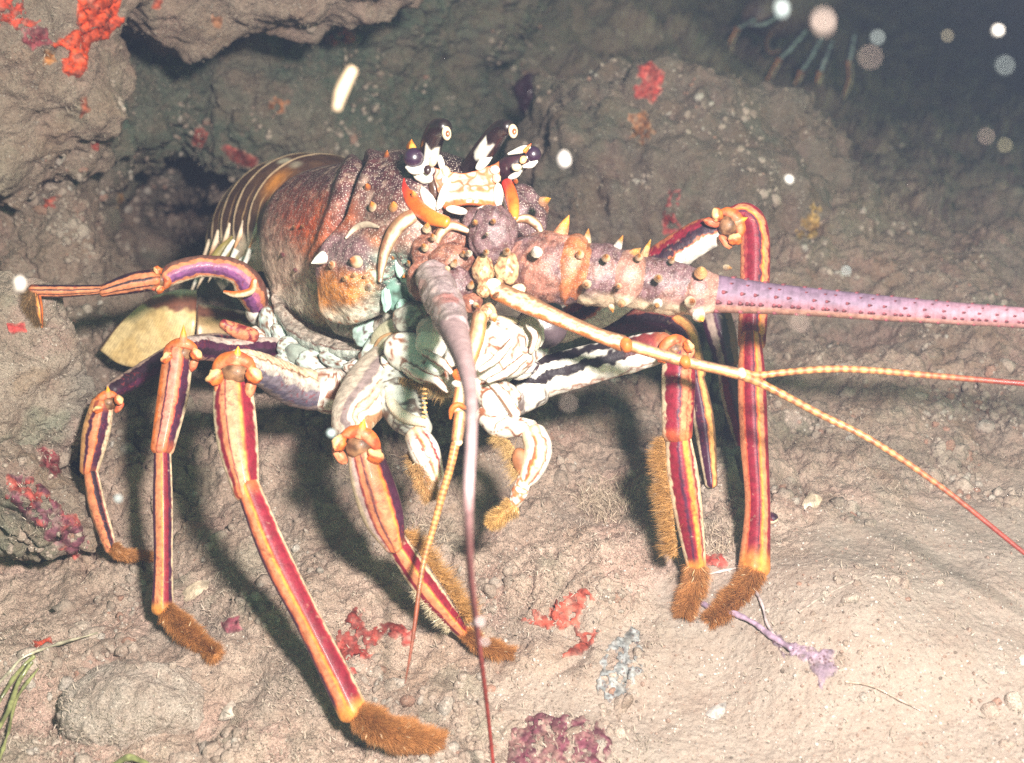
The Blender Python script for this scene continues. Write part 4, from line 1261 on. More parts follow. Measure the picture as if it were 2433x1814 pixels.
mb = MB()
tube(mb, [(1180, 692, .588), (1240, 718, .583), (1330, 758, .578), (1420, 796, .574), (1478, 816, .572)], [22, 24, 19, 17, 20], stripes([(-1, (.50, .17, .045)), (-.55, (.66, .52, .36)), (.05, (.60, .42, .24)), (.2, (.30, .14, .07)), (.32, (.58, .42, .26)), (.6, (.24, .12, .06))], back=BRN, jit=.28), n=90, m=28)
tube(mb, [(1500, 822, .571), (1560, 840, .570), (1622, 858, .569)], [15, 14, 14], ANT, n=50, m=24)
tube(mb, [(1636, 862, .569), (1700, 876, .568), (1752, 888, .567)], [14, 12.5, 14], ANT, n=50, m=24)
for x, y, d, r in ((1488, 820, .569, 19), (1628, 861, .567, 17), (1762, 888, .566, 15)):
    blob(mb, (x, y, d), (r * .8, r, r), ORANGE if x < 1700 else CREAM, rot=.3)
a3 = mb.build('antennule', M_leg, LOB)
for pts, rad, k in (([(1758, 884, .567), (1800, 892, .567), (1860, 886, .566), (1960, 878, .563), (2060, 880, .559), (2200, 892, .552), (2433, 912, .540), (2650, 930, .53)], [9, 8.5, 8, 8.5, 8, 7.5, 6.5, 5], 260),
                    ([(1760, 892, .566), (1800, 908, .566), (1860, 938, .564), (1950, 986, .560), (2080, 1052, .554), (2250, 1168, .546), (2433, 1314, .536), (2560, 1410, .53)], [11, 10, 9, 8.5, 7.5, 6.5, 5.5, 4], 260)):
    mb = MB()
    tube(mb, pts, rad, beads((.56, .28, .10), (.27, .09, .035), k, (.20, .026, .014)), n=300, m=16)
    mb.build('flagellum', M_leg, a3)
mb = MB()
tube(mb, [(1140, 752, .584), (1132, 800, .580), (1112, 862, .578), (1098, 895, .577)], [18, 20, 18, 15], stripes([(-1, BRN), (-.5, (.42, .26, .14)), (.0, (.62, .44, .26)), (.6, (.5, .22, .07))], jit=.15), n=60, m=26)
blob(mb, (1091, 890, .572), (16, 16, 13), (.80, .17, .03)); blob(mb, (1086, 912, .573), (13, 9, 11), (.7, .66, .55))
tube(mb, [(1096, 915, .575), (1092, 945, .574), (1086, 975, .573)], [15, 15, 15], ANT, n=40, m=24)
tube(mb, [(1070, 995, .570), (1074, 972, .569), (1090, 962, .569), (1108, 972, .570)], [3, 7, 7, 4], ORANGE, n=24, m=12)
tube(mb, [(1094, 985, .572), (1090, 1015, .571), (1086, 1045, .570)], [15, 15, 14], ANT, n=40, m=24)
blob(mb, (1086, 1054, .569), (14, 9, 11), CREAM, rot=.3)
a4 = mb.build('antennule', M_leg, LOB)
mb = MB()
tube(mb, [(1082, 1056, .569), (1070, 1110, .567), (1050, 1180, .565), (1028, 1260, .563), (1008, 1330, .560), (996, 1400, .556), (986, 1480, .552), (974, 1560, .548), (962, 1625, .545)], [11, 10, 9, 8, 7, 6, 5, 3.5, 1.2],
     beads((.52, .27, .08), (.28, .11, .04), 300, (.20, .045, .016)), n=260, m=14)
mb.build('flagellum', M_leg, a4)

# --- mouthparts
MW = cracked((.70, .68, .60), (.24, .08, .035), 58, .09, blot=.16)
put('mouth_plate', [((990, 845, .612), (84, 50, 44), -.35, MW), ((1010, 880, .605), (62, 36, 34), -.4, MW), ((1025, 820, .604), (40, 40, 30), 0, WHITE), ((950, 872, .618), (52, 24, 26), -.45, MW), ((1035, 870, .598), (26, 24, 20), 0, (.55, .62, .55)), ((1078, 848, .594), (20, 28, 16), -.5, MW),
                    ((1030, 790, .606), (40, 40, 30), .3, (.48, .40, .36)), ((1185, 810, .604), (64, 52, 40), 0, MW), ((1165, 860, .600), (46, 52, 34), .2, MW), ((1215, 862, .606), (62, 34, 34), .35, MW), ((1250, 800, .612), (38, 56, 30), -.1, (.56, .49, .38)),
                    ((1276, 785, .618), (18, 40, 18), .1, WHITE), ((1190, 765, .606), (40, 16, 20), 0, CREAM), ((1250, 880, .615), (36, 18, 20), .5, cracked(WHITE, DPUR, 90, .12, blot=.6)), ((1170, 930, .606), (70, 36, 36), -.3, MW), ((1120, 900, .604), (40, 50, 30), 0, (.66, .58, .44)),
                    ((1290, 770, .640), (60, 60, 40), 0, (.10, .07, .08)), ((1150, 790, .612), (40, 60, 30), 0, (.60, .52, .40))], M_pale)
JB = (.34, .12, .05)
mb = MB()
tube(mb, [(935, 885, .628), (945, 930, .618), (968, 985, .608), (1000, 1022, .602)], [42, 56, 50, 30], as_tube(cracked((.58, .60, .53), (.12, .09, .07), 60, .10, blot=.35)), n=60, m=44)
tube(mb, [(922, 925, .608), (935, 965, .60), (965, 992, .596), (1012, 1006, .594)], [10, 13, 14, 9], lambda x, a, t, V: mix(np.tile(np.array((.74, .68, .54)), (len(x), 1)), (.5, .36, .2), .3 * (.5 + .5 * np.sin(t * 130))), n=60, m=20)
tube(mb, [(990, 1036, .598), (1010, 1075, .594), (1034, 1132, .592)], [30, 36, 22], stripes([(-1, WHITE), (-.75, (.45, .12, .06)), (-.68, WHITE), (-.1, (.4, .08, .05)), (.06, ORANGE), (.18, CREAM), (.55, CRIM), (.75, WHITE)], back=WHITE, jit=.12, ends=(CREAM, .2, .6, .3)), n=70, m=48)
tube(mb, [(1022, 1128, .593), (1022, 1155, .592), (1026, 1182, .592)], [18, 15, 8], as_tube(cracked(WHITE, (.4, .14, .06), 160, .2, blot=.4)), n=30, m=24)
for sx in range(8):
    blob(mb, (1008 + (sx % 2), 925 + sx * 11, .596), (7, 3, 4), (.78, .45, .16))
l = mb.build('maxilliped', M_pale, LOB)
for pts, rad in (([(968, 872, .60), (1000, 892, .592), (1036, 905, .588), (1062, 930, .586)], [10, 13, 11, 6]), ([(1010, 838, .596), (1050, 862, .588), (1076, 890, .584)], [9, 11, 7]), ([(1215, 812, .588), (1180, 852, .582), (1140, 880, .582)], [8, 11, 7]),
                 ([(1245, 850, .596), (1205, 884, .588), (1160, 905, .586)], [9, 12, 7]), ([(1252, 772, .60), (1270, 800, .598), (1262, 838, .60)], [5, 9, 5])):
    mb = MB()
    tube(mb, pts, rad, stripes([(-1, (.24, .09, .04)), (-.72, (.70, .66, .57)), (.45, (.62, .66, .58)), (.8, (.24, .09, .04))], back=CREAM, jit=.22), n=50, m=24, lump=.0005)
    mb.build('mouth_palp', M_pale, LOB)
brush(l, [(1000, 1100, .594), (1015, 1150, .592), (1024, 1185, .592)], [26, 20, 8], 26, 1600, (.42, .22, .08), (.6, .36, .14), name='mouth_bristles', core=False)
mb = MB()
tube(mb, [(1150, 905, .606), (1175, 960, .60), (1196, 1000, .596)], [30, 34, 24], as_tube(MW), n=50, m=36)
tube(mb, [(1155, 900, .60), (1195, 940, .594), (1225, 985, .592)], [9, 14, 14], stripes([(-1, BRN), (-.5, WHITE), (.4, WHITE), (.8, JB)], back=WHITE, jit=.2), n=40, m=20)
tube(mb, [(1150, 985, .60), (1185, 1015, .594), (1230, 1015, .592), (1262, 1022, .592)], [24, 26, 24, 24], as_tube(cracked((.64, .60, .52), (.22, .08, .04), 90, .12, blot=.5)), n=50, m=32)
tube(mb, [(1268, 1030, .59), (1278, 1070, .588), (1262, 1120, .588), (1244, 1150, .588)], [30, 34, 28, 16], stripes([(-1, CREAM), (-.55, WHITE), (-.3, (.4, .08, .04)), (-.1, ORANGE), (.05, CREAM), (.5, (.45, .08, .04)), (.68, WHITE)], back=WHITE, jit=.14, ends=(CREAM, .15, .5, .3)), n=80, m=48)
tube(mb, [(1246, 1140, .588), (1234, 1170, .588), (1222, 1196, .589)], [18, 20, 15], as_tube(cracked(WHITE, (.45, .15, .06), 140, .2, blot=.4)), n=30, m=28)
tube(mb, [(1222, 1196, .589), (1195, 1222, .590), (1164, 1246, .592)], [13, 11, 4], stripes([(-1, ORANGE), (-.2, CREAM), (.3, YEL)], back=BRN, jit=.3), n=30, m=18)
tube(mb, [(1205, 930, .602), (1222, 950, .60), (1222, 1010, .596)], [6, 8, 7], (.70, .62, .48), n=40, m=14)
l = mb.build('maxilliped', M_pale, LOB)
brush(l, [(1225, 1195, .589), (1195, 1222, .590), (1164, 1248, .592)], [12, 11, 4], 26, 1500, (.42, .22, .06), (.62, .38, .13), name='mouth_bristles', core=False)
mb = MB()
blob(mb, (1238, 1098, .588), (20, 36, 14), (.30, .11, .04), rot=.25)
fringe(mb, [(1180, 1030, .594), (1215, 1060, .592), (1235, 1130, .59)], (-.6, .6), 42, 900, (.40, .24, .08), (.55, .35, .14))
fringe(mb, [(950, 900, .606), (1010, 905, .604), (1065, 925, .60)], (.1, .9), 44, 1200, (.36, .22, .08), (.5, .32, .13))
fringe(mb, [(975, 1075, .60), (1000, 1120, .596), (1020, 1160, .594)], (-.6, .5), 34, 900, (.36, .2, .07), (.5, .3, .1))
mb.build('mouth_bristles', M_hair, LOB)
# ------------------------------------------------------------------ encrusting growths on the rock
def crust_mat(name, dots, rough=0.7):
    m = shell_mat(name, rough=rough, bump=0.9, bscale=700, vary=0.28, dark=dots, dscale=420, spec=.3)
    return m


M_sponge = crust_mat('sponge_crust', .25)
M_coral = crust_mat('coralline_crust', .7)


def patch(name, poly, col, label, cat, mat=None, thick=.0012, ragged=14, holes=.0, group=None, step=4.0, seed=0.0, col2=None):
    """crust that follows the rock under a ragged outline, with real thickness and edges sunk into the rock"""
    poly = np.asarray(poly, float)
    lo, hi = poly.min(0) - 20, poly.max(0) + 20
    xs, ys = np.arange(lo[0], hi[0], step), np.arange(lo[1], hi[1], step)
    X, Y = np.meshgrid(xs, ys)
    p = np.stack([X.ravel(), Y.ravel()], -1)
    q3 = np.stack([p[:, 0] / 22, p[:, 1] / 22, np.full(len(p), seed + poly[0, 0] * .01)], -1)
    pw = p + ragged * .8 * np.stack([fbm(q3 * .8, 2), fbm(q3 * .8 + 31, 2)], -1)
    d, _ = polydist(pw, np.concatenate([poly, poly[:1]]))
    ins = np.zeros(len(p), bool)
    for (x0, y0), (x1, y1) in zip(poly, np.roll(poly, -1, 0)):
        c = ((y0 > pw[:, 1]) != (y1 > pw[:, 1]))
        ins ^= c & (pw[:, 0] < (x1 - x0) * (pw[:, 1] - y0) / (y1 - y0 + 1e-9) + x0)
    sd = np.where(ins, d, -d)
    if holes: sd = np.minimum(sd, 60 * (fbm(q3 * .9 + 3, 4, .6) + .62 - holes))
    keep = sd > -step * 1.5
    V = np.zeros((len(p), 3)); N_ = np.zeros((len(p), 3)); ok = np.zeros(len(p), bool)
    for i in np.nonzero(keep)[0]:
        r = hit(p[i, 0], p[i, 1])
        if r is None: continue
        V[i], N_[i], ok[i] = r[0], r[1], True
    V = V + N_ * (thick * np.clip(sst(-step, 10, sd) * 1.5 - .5, -.5, 1) + .0004 * fbm(V * 300, 2))[:, None]
    q = grid_quads(len(ys), len(xs))
    dz = (V - CAM) @ AF
    qd = dz[q]
    good = ok[q].all(1) & (qd.max(1) - qd.min(1) < .035)
    q = q[good]
    if not len(q): return None
    lab = np.arange(len(p))                                   # keep the largest connected piece
    for _ in range(400):
        m_ = lab[q].min(1)
        old = lab.copy()
        np.minimum.at(lab, q.ravel(), np.repeat(m_, 4))
        if (old == lab).all(): break
    ids, cnt = np.unique(lab[q[:, 0]], return_counts=True)
    q = q[lab[q[:, 0]] == ids[cnt.argmax()]]
    used, inv = np.unique(q, return_inverse=True)
    c = np.tile(np.array(col, float), (len(used), 1))
    c = mix(c, rock_col(V[used]) * .8, sst(.15, .55, fbm(V[used] * 160 + 3, 3)) * .5)
    c = mix(c, np.array(col2 if col2 is not None else col) * (1 if col2 is not None else .55), sst(-.05, .4, fbm(V[used] * 70, 3)) * .8)
    c = mix(rock_col(V[used]) * 1.1, c, np.clip(sst(-5, 8, sd[used]) + .25 * noise(V[used] * 260), 0, 1))
    mb = MB().add(V[used], c, quads=inv.reshape(-1, 4))
    return tag(mb.build(name, mat or M_sponge), label, cat, group)


OS, RS, WR_ = (.70, .075, .018), (.36, .055, .042), (.34, .05, .05)
SG = 'encrusting sponges on the rock'
patch('encrusting_sponge', [(185, -10), (292, -10), (285, 60), (255, 95), (215, 110), (212, 170), (160, 190), (140, 150), (165, 125), (120, 108), (150, 85), (180, 70), (175, 30)], OS, 'bright orange red sponge, largest of all, at the top left of the overhang', 'sponge', thick=.002, group=SG, ragged=16)
patch('encrusting_sponge', [(-10, -10), (60, -10), (70, 40), (110, 50), (60, 80), (25, 60), (-10, 55)], (.50, .06, .03), 'dull red sponge in the very top left corner', 'sponge', group=SG, holes=.25, ragged=20)
patch('encrusting_sponge', [(735, 60), (790, 55), (845, 75), (860, 100), (790, 110), (740, 90)], (.40, .07, .04), 'dull red sponge on the right tip of the overhang', 'sponge', group=SG, holes=.15, ragged=16)
patch('encrusting_sponge', [(1508, 160), (1545, 140), (1575, 165), (1580, 200), (1560, 248), (1505, 240), (1500, 210), (1520, 195)], (.52, .07, .055), 'rounded red sponge near the top of the mound boulder', 'sponge', group=SG, ragged=14)
patch('encrusting_sponge', [(1590, 455), (1618, 452), (1615, 490), (1595, 505), (1620, 530), (1640, 540), (1600, 565), (1575, 555), (1580, 500)], (.34, .05, .045), 'thin dark red sponge streak on the boulder above the antenna', 'sponge', group=SG, ragged=12, holes=.1)
patch('encrusting_sponge', [(800, 1500), (835, 1435), (860, 1440), (860, 1490), (920, 1470), (990, 1490), (985, 1530), (910, 1520), (880, 1560), (835, 1605), (800, 1570)], RS, 'branching red sponge beside the thick orange shank', 'sponge', group=SG, holes=.22, ragged=20)
patch('encrusting_sponge', [(1285, 1400), (1330, 1410), (1385, 1392), (1425, 1420), (1385, 1450), (1375, 1500), (1430, 1490), (1400, 1540), (1370, 1565), (1315, 1560), (1370, 1530), (1360, 1490), (1310, 1490), (1235, 1480), (1240, 1465), (1300, 1450)], (.44, .08, .05), 'red orange sponge on the floor between the two lobster sides', 'sponge', group=SG, holes=.28, ragged=20)
patch('encrusting_sponge', [(72, 1525), (120, 1512), (128, 1535), (85, 1552)], (.62, .08, .035), 'small round scarlet sponge above the pale cobble', 'sponge', group=SG, ragged=8)
patch('encrusting_sponge', [(455, 320), (480, 295), (500, 320), (485, 350), (460, 350)], (.32, .055, .035), 'small brick red sponge on the cave wall above the tail', 'sponge', group=SG, ragged=10)
patch('encrusting_sponge', [(520, 350), (555, 345), (612, 372), (615, 395), (580, 400), (540, 380)], (.34, .06, .045), 'oblong brick red sponge on the cave wall next to the tail', 'sponge', group=SG, ragged=10)
patch('encrusting_sponge', [(635, 235), (690, 235), (680, 275), (640, 270)], (.36, .14, .055), 'rusty brown sponge on the cave wall below the overhang', 'sponge', group=SG, ragged=14, holes=.2)
patch('encrusting_sponge', [(10, 770), (60, 762), (65, 790), (30, 800)], (.46, .05, .045), 'little crimson sponge by the claw tip on the left lump', 'sponge', group=SG, ragged=9)
patch('encrusting_sponge', [(1930, 480), (1960, 500), (1945, 560), (1900, 590), (1890, 550)], (.40, .24, .075), 'mustard yellow sponge right of the high leg', 'sponge', group=SG, ragged=14, holes=.2)
patch('encrusting_sponge', [(1490, 270), (1540, 265), (1560, 320), (1530, 345), (1495, 330)], (.30, .12, .05), 'orange brown sponge under the red one on the boulder', 'sponge', group=SG, ragged=14, holes=.25)
patch('encrusting_sponge', [(100, 470), (140, 460), (138, 500), (105, 505)], (.38, .07, .04), 'rust red sponge on the pale column at left', 'sponge', group=SG, ragged=12)
patch('encrusting_sponge', [(1660, 1320), (1720, 1310), (1730, 1350), (1670, 1360)], (.42, .06, .045), 'red sponge scrap between the two right feet', 'sponge', group=SG, ragged=10, holes=.1)
patch('encrusting_sponge', [(60, 60), (120, 70), (130, 110), (80, 125), (45, 100)], (.26, .05, .06), 'maroon sponge crust left of the bright orange one', 'sponge', group=SG, holes=.15, ragged=18)
patch('encrusting_sponge', [(98, 120), (132, 118), (136, 150), (104, 155)], (.42, .17, .05), 'small ochre sponge below the maroon one in the top left', 'sponge', group=SG, ragged=10)
patch('encrusting_sponge', [(182, 232), (205, 225), (215, 262), (190, 285)], (.40, .10, .05), 'rusty sponge fleck below the bright orange one', 'sponge', group=SG, ragged=10)
patch('encrusting_sponge', [(365, -5), (390, -5), (385, 25), (360, 22)], (.56, .10, .04), 'orange sponge dot on the overhang right of the bright one', 'sponge', group=SG, ragged=8)
patch('encrusting_sponge', [(500, 30), (530, 40), (535, 70), (505, 65)], (.42, .17, .07), 'ochre orange sponge in the middle of the overhang', 'sponge', group=SG, ragged=10)
patch('encrusting_sponge', [(215, 335), (245, 338), (240, 365), (218, 360)], (.34, .06, .04), 'dark red sponge fleck at the edge of the green wall', 'sponge', group=SG, ragged=8)
patch('encrusting_sponge', [(275, 450), (310, 455), (318, 500), (285, 510)], (.40, .20, .07), 'ochre sponge smear left of the dark hollow', 'sponge', group=SG, ragged=12, holes=.1)
CG = 'crusts of purple coralline algae'
patch('coralline_crust', [(1215, 1740), (1260, 1690), (1330, 1700), (1420, 1715), (1455, 1760), (1440, 1830), (1190, 1830), (1200, 1780)], (.15, .04, .06), 'dark purple coralline crust at the bottom edge of the picture', 'algae crust', M_coral, group=CG, holes=.18, ragged=18, col2=(.28, .15, .13))
patch('coralline_crust', [(15, 1130), (60, 1120), (110, 1160), (190, 1240), (220, 1300), (180, 1330), (120, 1290), (60, 1230), (10, 1190)], (.16, .05, .07), 'purple and red crust on the low rock at the left edge', 'algae crust', M_coral, group=CG, holes=.2, ragged=16, col2=(.40, .07, .045))
patch('coralline_crust', [(90, 1060), (140, 1075), (155, 1130), (120, 1140), (95, 1100)], (.18, .03, .035), 'maroon crust in the shade right of the left lump', 'algae crust', M_coral, group=CG, ragged=14)
patch('coralline_crust', [(1830, 1500), (1900, 1535), (1985, 1540), (1990, 1590), (1950, 1640), (1925, 1580), (1860, 1560)], (.30, .21, .27), 'lilac crust on the sand at lower right', 'algae crust', M_coral, group=CG, holes=.12, ragged=16, thick=.0012)
patch('coralline_crust', [(1420, 1560), (1500, 1480), (1530, 1500), (1520, 1600), (1500, 1670), (1420, 1680)], (.26, .27, .27), 'blue grey crust beside the foremost right foot', 'algae crust', M_coral, group=CG, holes=.30, ragged=22, thick=.001)
patch('coralline_crust', [(520, 1475), (570, 1460), (575, 1500), (530, 1505)], (.22, .05, .07), 'small plum coloured crust between the left feet', 'algae crust', M_coral, group=CG, ragged=9)


# ------------------------------------------------------------------ turf, rubble, shells, strands
def scatter(n, x0, x1, y0, y1, dens=None):
    out = []
    while len(out) < n:
        x_, y_ = rng.uniform(x0, x1), rng.uniform(y0, y1)
        r = hit(x_, y_)
        if r is None: continue
        if dens is not None and rng.uniform() > dens(x_, y_, r[0]): continue
        out.append((*r[0], *r[1]))
    a = np.array(out)
    return a[:, :3], a[:, 3:]


def turf_d(x_, y_, p):
    k = float(sst(-.05, .35, noise(p * 16)))
    if y_ > 1330 and x_ > 1560: k *= .03
    return .12 + .88 * k


R0, N0 = scatter(16000, -120, 2550, -100, 1900, turf_d)
rep = rng.integers(3, 7, len(R0))
R1 = np.repeat(R0, rep, 0); N1 = np.repeat(N0, rep, 0)
R1 = R1 + rng.normal(size=R1.shape) * .0016 - N1 * .0008
mb = MB()
hairs(mb, R1, N1 + rng.normal(size=R1.shape) * .55 + np.array([0, 0, .25]), rng.gamma(2.0, .0006, len(R1)) + .0007, .00022, (.26, .21, .16), (.50, .41, .33), curl=.8)
tag(mb.build('algae_turf', M_hair), 'short fuzzy tan algae turf growing all over the reef rock', 'algae', kind='stuff')
for (tx, ty, n, L, lab) in ((1440, 1200, 1300, .007, 'bushy tan tuft of algae on the floor left of the foremost right leg'), (1400, 110, 600, .011, 'fine tangled tuft on the crest of the mound boulder'), (1690, 1290, 500, .006, 'bristly tuft beside the dark hole between the right feet'),
                            (865, 1090, 360, .006, 'pale knotted tuft behind the foremost left leg'), (1010, 1270, 320, .006, 'loose hairy tuft on the floor below the mouth'), (1330, 480, 600, .009, 'dark grey fuzzy tuft on the boulder behind the head')):
    pts = []
    for _ in range(n):
        r = hit(tx + rng.normal() * 42, ty + rng.normal() * 26)
        if r is not None: pts.append((*r[0], *r[1]))
    a = np.array(pts)
    a = a[np.linalg.norm(a[:, :3] - hit(tx, ty)[0], axis=1) < .02]
    mb = MB()
    c0, c1 = ((.10, .095, .08), (.24, .2, .16)) if tx in (1400, 1330) else ((.34, .26, .19), (.56, .45, .34))
    hairs(mb, a[:, :3], a[:, 3:] + rng.normal(size=(len(a), 3)) * .6 + np.array([0, 0, .5]), L * rng.uniform(.4, 1.1, len(a)), .00022, c0, c1, curl=1.2)
    tag(mb.build('algae_tuft', M_hair), lab, 'algae tuft', 'tufts of bushy algae')

M_stone = rock_mat('rubble_stone', .7)


def rub_d(x_, y_, p):
    k = float(sst(0, .4, noise(p * 20 + 4)))
    w = .25 + .9 * math.exp(-((x_ - 2200) / 300) ** 2 - ((y_ - 1080) / 170) ** 2) + 1.2 * math.exp(-((x_ - 620) / 220) ** 2 - ((y_ - 1760) / 80) ** 2) + .7 * math.exp(-((x_ - 250) / 300) ** 2 - ((y_ - 560) / 120) ** 2)
    if x_ > 1500 and y_ > 1250: w *= .15
    if (x_ - 318) ** 2 / 175 ** 2 + (y_ - 1700) ** 2 / 120 ** 2 < 1: w = 0
    return min(1, k * w)


R2, N2 = scatter(4200, -100, 2530, 60, 1880, rub_d)
v2, f2_ = ICO[2]
mb = MB()
for i in range(len(R2)):
    s = min(rng.gamma(1.6, .0008) + .0004, .0048)
    e = s * rng.uniform(.6, 1.4, 3)
    q = v2 * (1 + .35 * noise(v2 * 1.5 + i * 3.1))[:, None] * e
    a_ = unit(rng.normal(size=(3, 3)))
    a_[1] = unit(a_[1] - a_[0] * (a_[0] @ a_[1])); a_[2] = np.cross(a_[0], a_[1])
    t_ = rng.uniform()
    col = np.array((.33, .26, .21)) * (1 - t_) + np.array((.56, .46, .38)) * t_
    if rng.uniform() < .12: col = np.array((.52, .47, .41))
    if rng.uniform() < .08: col = np.array((.40, .22, .16))
    mb.add(q @ a_ + R2[i] - N2[i] * s * .25, col, tris=f2_)
R3, N3 = scatter(3000, 1150, 2520, 1180, 1860)
v1, f1_ = ICO[2]
for i in range(len(R3)):
    s = rng.gamma(2.0, .00013) + .00014
    t_ = rng.uniform()
    col = (.70, .64, .58) if t_ < .45 else ((.14, .12, .10) if t_ < .58 else (.42, .28, .22))
    mb.add(v1 * (s * rng.uniform(.5, 1.4, 3)) + R3[i] + N3[i] * s * .2, col, tris=f1_)
tag(mb.build('rubble', M_stone), 'loose shell grit and coral rubble strewn over the floor', 'rubble', kind='stuff')

# shells and single pieces
M_shell = shell_mat('shell_fragment', rough=.45, bump=.4, bscale=500, vary=.2)


def shell(c, w, h, rot, col, label, cup=.35, cat='shell'):
    """cupped half shell: a fan with ribs"""
    r0 = hit(*c)
    n_, m_ = 26, 40
    u = np.linspace(-1, 1, m_)[None, :]
    v = np.linspace(0, 1, n_)[:, None]
    x_ = u * np.sqrt(np.clip(v * (2 - v), 0, 1)) * w
    y_ = (v - .5) * 2 * h * (1 - .25 * u ** 2) + 0 * u
    z_ = cup * w * (1 - u ** 2) * np.sin(v * math.pi * .8) + .03 * w * np.cos(u * 40) + 0 * v
    t1 = unit(np.cross(r0[1], AU)); t2 = np.cross(r0[1], t1)
    cr, sr = math.cos(rot), math.sin(rot)
    k = r0[2] / F
    V = r0[0] + k * ((x_ * cr - y_ * sr)[..., None] * t1 + (x_ * sr + y_ * cr)[..., None] * t2 + (z_ + 2)[..., None] * r0[1])
    Vb = V - r0[1] * k * 5
    c_ = mix(np.tile(np.array(col), (2 * n_ * m_, 1)), np.array(col) * .6, sst(0, .4, fbm(np.concatenate([V, Vb]).reshape(-1, 3) * 120, 3)) * .7)
    q = grid_quads(n_, m_)
    mb = MB().add(np.concatenate([V.reshape(-1, 3), Vb.reshape(-1, 3)]), c_, quads=np.concatenate([q, q[:, ::-1] + n_ * m_]))
    tag(mb.build('shell', M_shell), label, cat)


shell((470, 1405), 34, 36, -.6, (.5, .40, .29), 'pale pointed shell lying between two left feet')
shell((1705, 1690), 20, 34, -.4, (.40, .36, .33), 'thin curved shell sliver half sunk in the sand', cup=.6)
shell((545, 1690), 26, 30, .5, (.5, .42, .35), 'small white broken shell right of the cobble', cup=.5)
shell((1930, 1195), 34, 26, .3, (.60, .47, .34), 'buff crumbly shell piece right of the right legs', cup=.5)
shell((2435, 1570), 18, 18, .3, (.66, .6, .52), 'bright white shell chip at the right edge', cup=.6)


def strand(name, pts, r, col, label, cat, group=None, lift=.002):
    A_ = []
    for x_, y_ in pts:
        A_.append((x_, y_, gd(x_, y_, -lift * rng.uniform(.4, 1.6))))
    mb = MB()
    tube(mb, A_, [r] * len(A_), lambda x, a, t, V: mix(np.tile(np.array(col), (len(x), 1)), np.array(col) * .6, sst(-.1, .4, fbm(V * 160, 3))), n=80, m=10, lump=.0006)
    tag(mb.build(name, M_plain), label, cat, group)


RSG = 'thin branching rope sponges on the sand'
strand('rope_sponge', [(1655, 1425), (1700, 1450), (1745, 1458), (1790, 1480), (1830, 1510), (1880, 1540)], 7, (.40, .28, .38), 'lilac rope sponge leading from the foremost right foot', 'sponge', RSG)
strand('rope_sponge', [(1750, 1340), (1790, 1395), (1812, 1440), (1822, 1480), (1845, 1520)], 3.5, (.44, .36, .36), 'thin greyish pink rope sponge rising past the right feet', 'sponge', RSG, lift=.0015)
strand('rope_sponge', [(1680, 1365), (1740, 1352), (1785, 1345)], 3.5, (.5, .42, .38), 'short pale rope sponge crossing between the right feet', 'sponge', RSG, lift=.002)
strand('rope_sponge', [(1900, 1455), (1950, 1420), (2010, 1390), (2060, 1366)], 3, (.36, .30, .25), 'grey brown strand lying on the open sand', 'sponge', RSG, lift=.001)
strand('rope_sponge', [(2010, 1620), (2070, 1630), (2130, 1660), (2190, 1690)], 2.5, (.36, .26, .2), 'fine brown strand low on the sand at right', 'sponge', RSG, lift=.001)
# drifting grass blades in the bottom left corner
for i, (pts, r) in enumerate((([(-20, 1640), (20, 1600), (60, 1560), (140, 1530), (230, 1505)], 3.0), ([(-20, 1700), (15, 1640), (50, 1590), (80, 1560)], 4.8), ([(-20, 1760), (20, 1690), (45, 1620), (75, 1575)], 5.3999999999999995), ([(-10, 1830), (20, 1740), (40, 1660), (90, 1590)], 4.2), ([(250, 1830), (310, 1800), (370, 1830)], 7.199999999999999))):
    strand('seagrass_blade', pts, r, (.24, .25, .10) if i else (.42, .38, .27), ('long pale grass blade sweeping right from the bottom left corner', 'first olive grass blade in the left corner, uppermost of three', 'second olive grass blade in the left corner, the middle one',
                                                                                   'third olive grass blade in the left corner, the lowest one', 'short olive blade poking up at the bottom edge by the cobble')[i], 'seagrass', 'blades of drift grass', lift=.008)

# dark sea squirt in the crevice left of the mound
mb = MB()
d0 = gd(1265, 225, -.03)
blob(mb, (1262, 222, d0), (36, 44, 36), (.045, .014, .026), lump=.3, sub=4)
sq_ = mb.build('sea_squirt', M_plain)
tag(sq_, 'dark purple glossy sea squirt in the crevice behind the head', 'sea squirt')

# ------------------------------------------------------------------ particles adrift in the water
PG = 'specks drifting in the water'
M_part = shell_mat('drifting_speck', rough=.6, vary=.1)


def particle(x_, y_, d, r, col, label, n=None):
    mb = MB()
    if n: tube(mb, n, [r * k for k in (.75, 1.1, .95)], col, n=24, m=14)
    else: blob(mb, (x_, y_, d), (r, r * (1.35 if r > 12 else 1), r), col, lump=.2, seed=x_)
    tag(mb.build('drifting_speck', M_part), label, 'speck', PG)


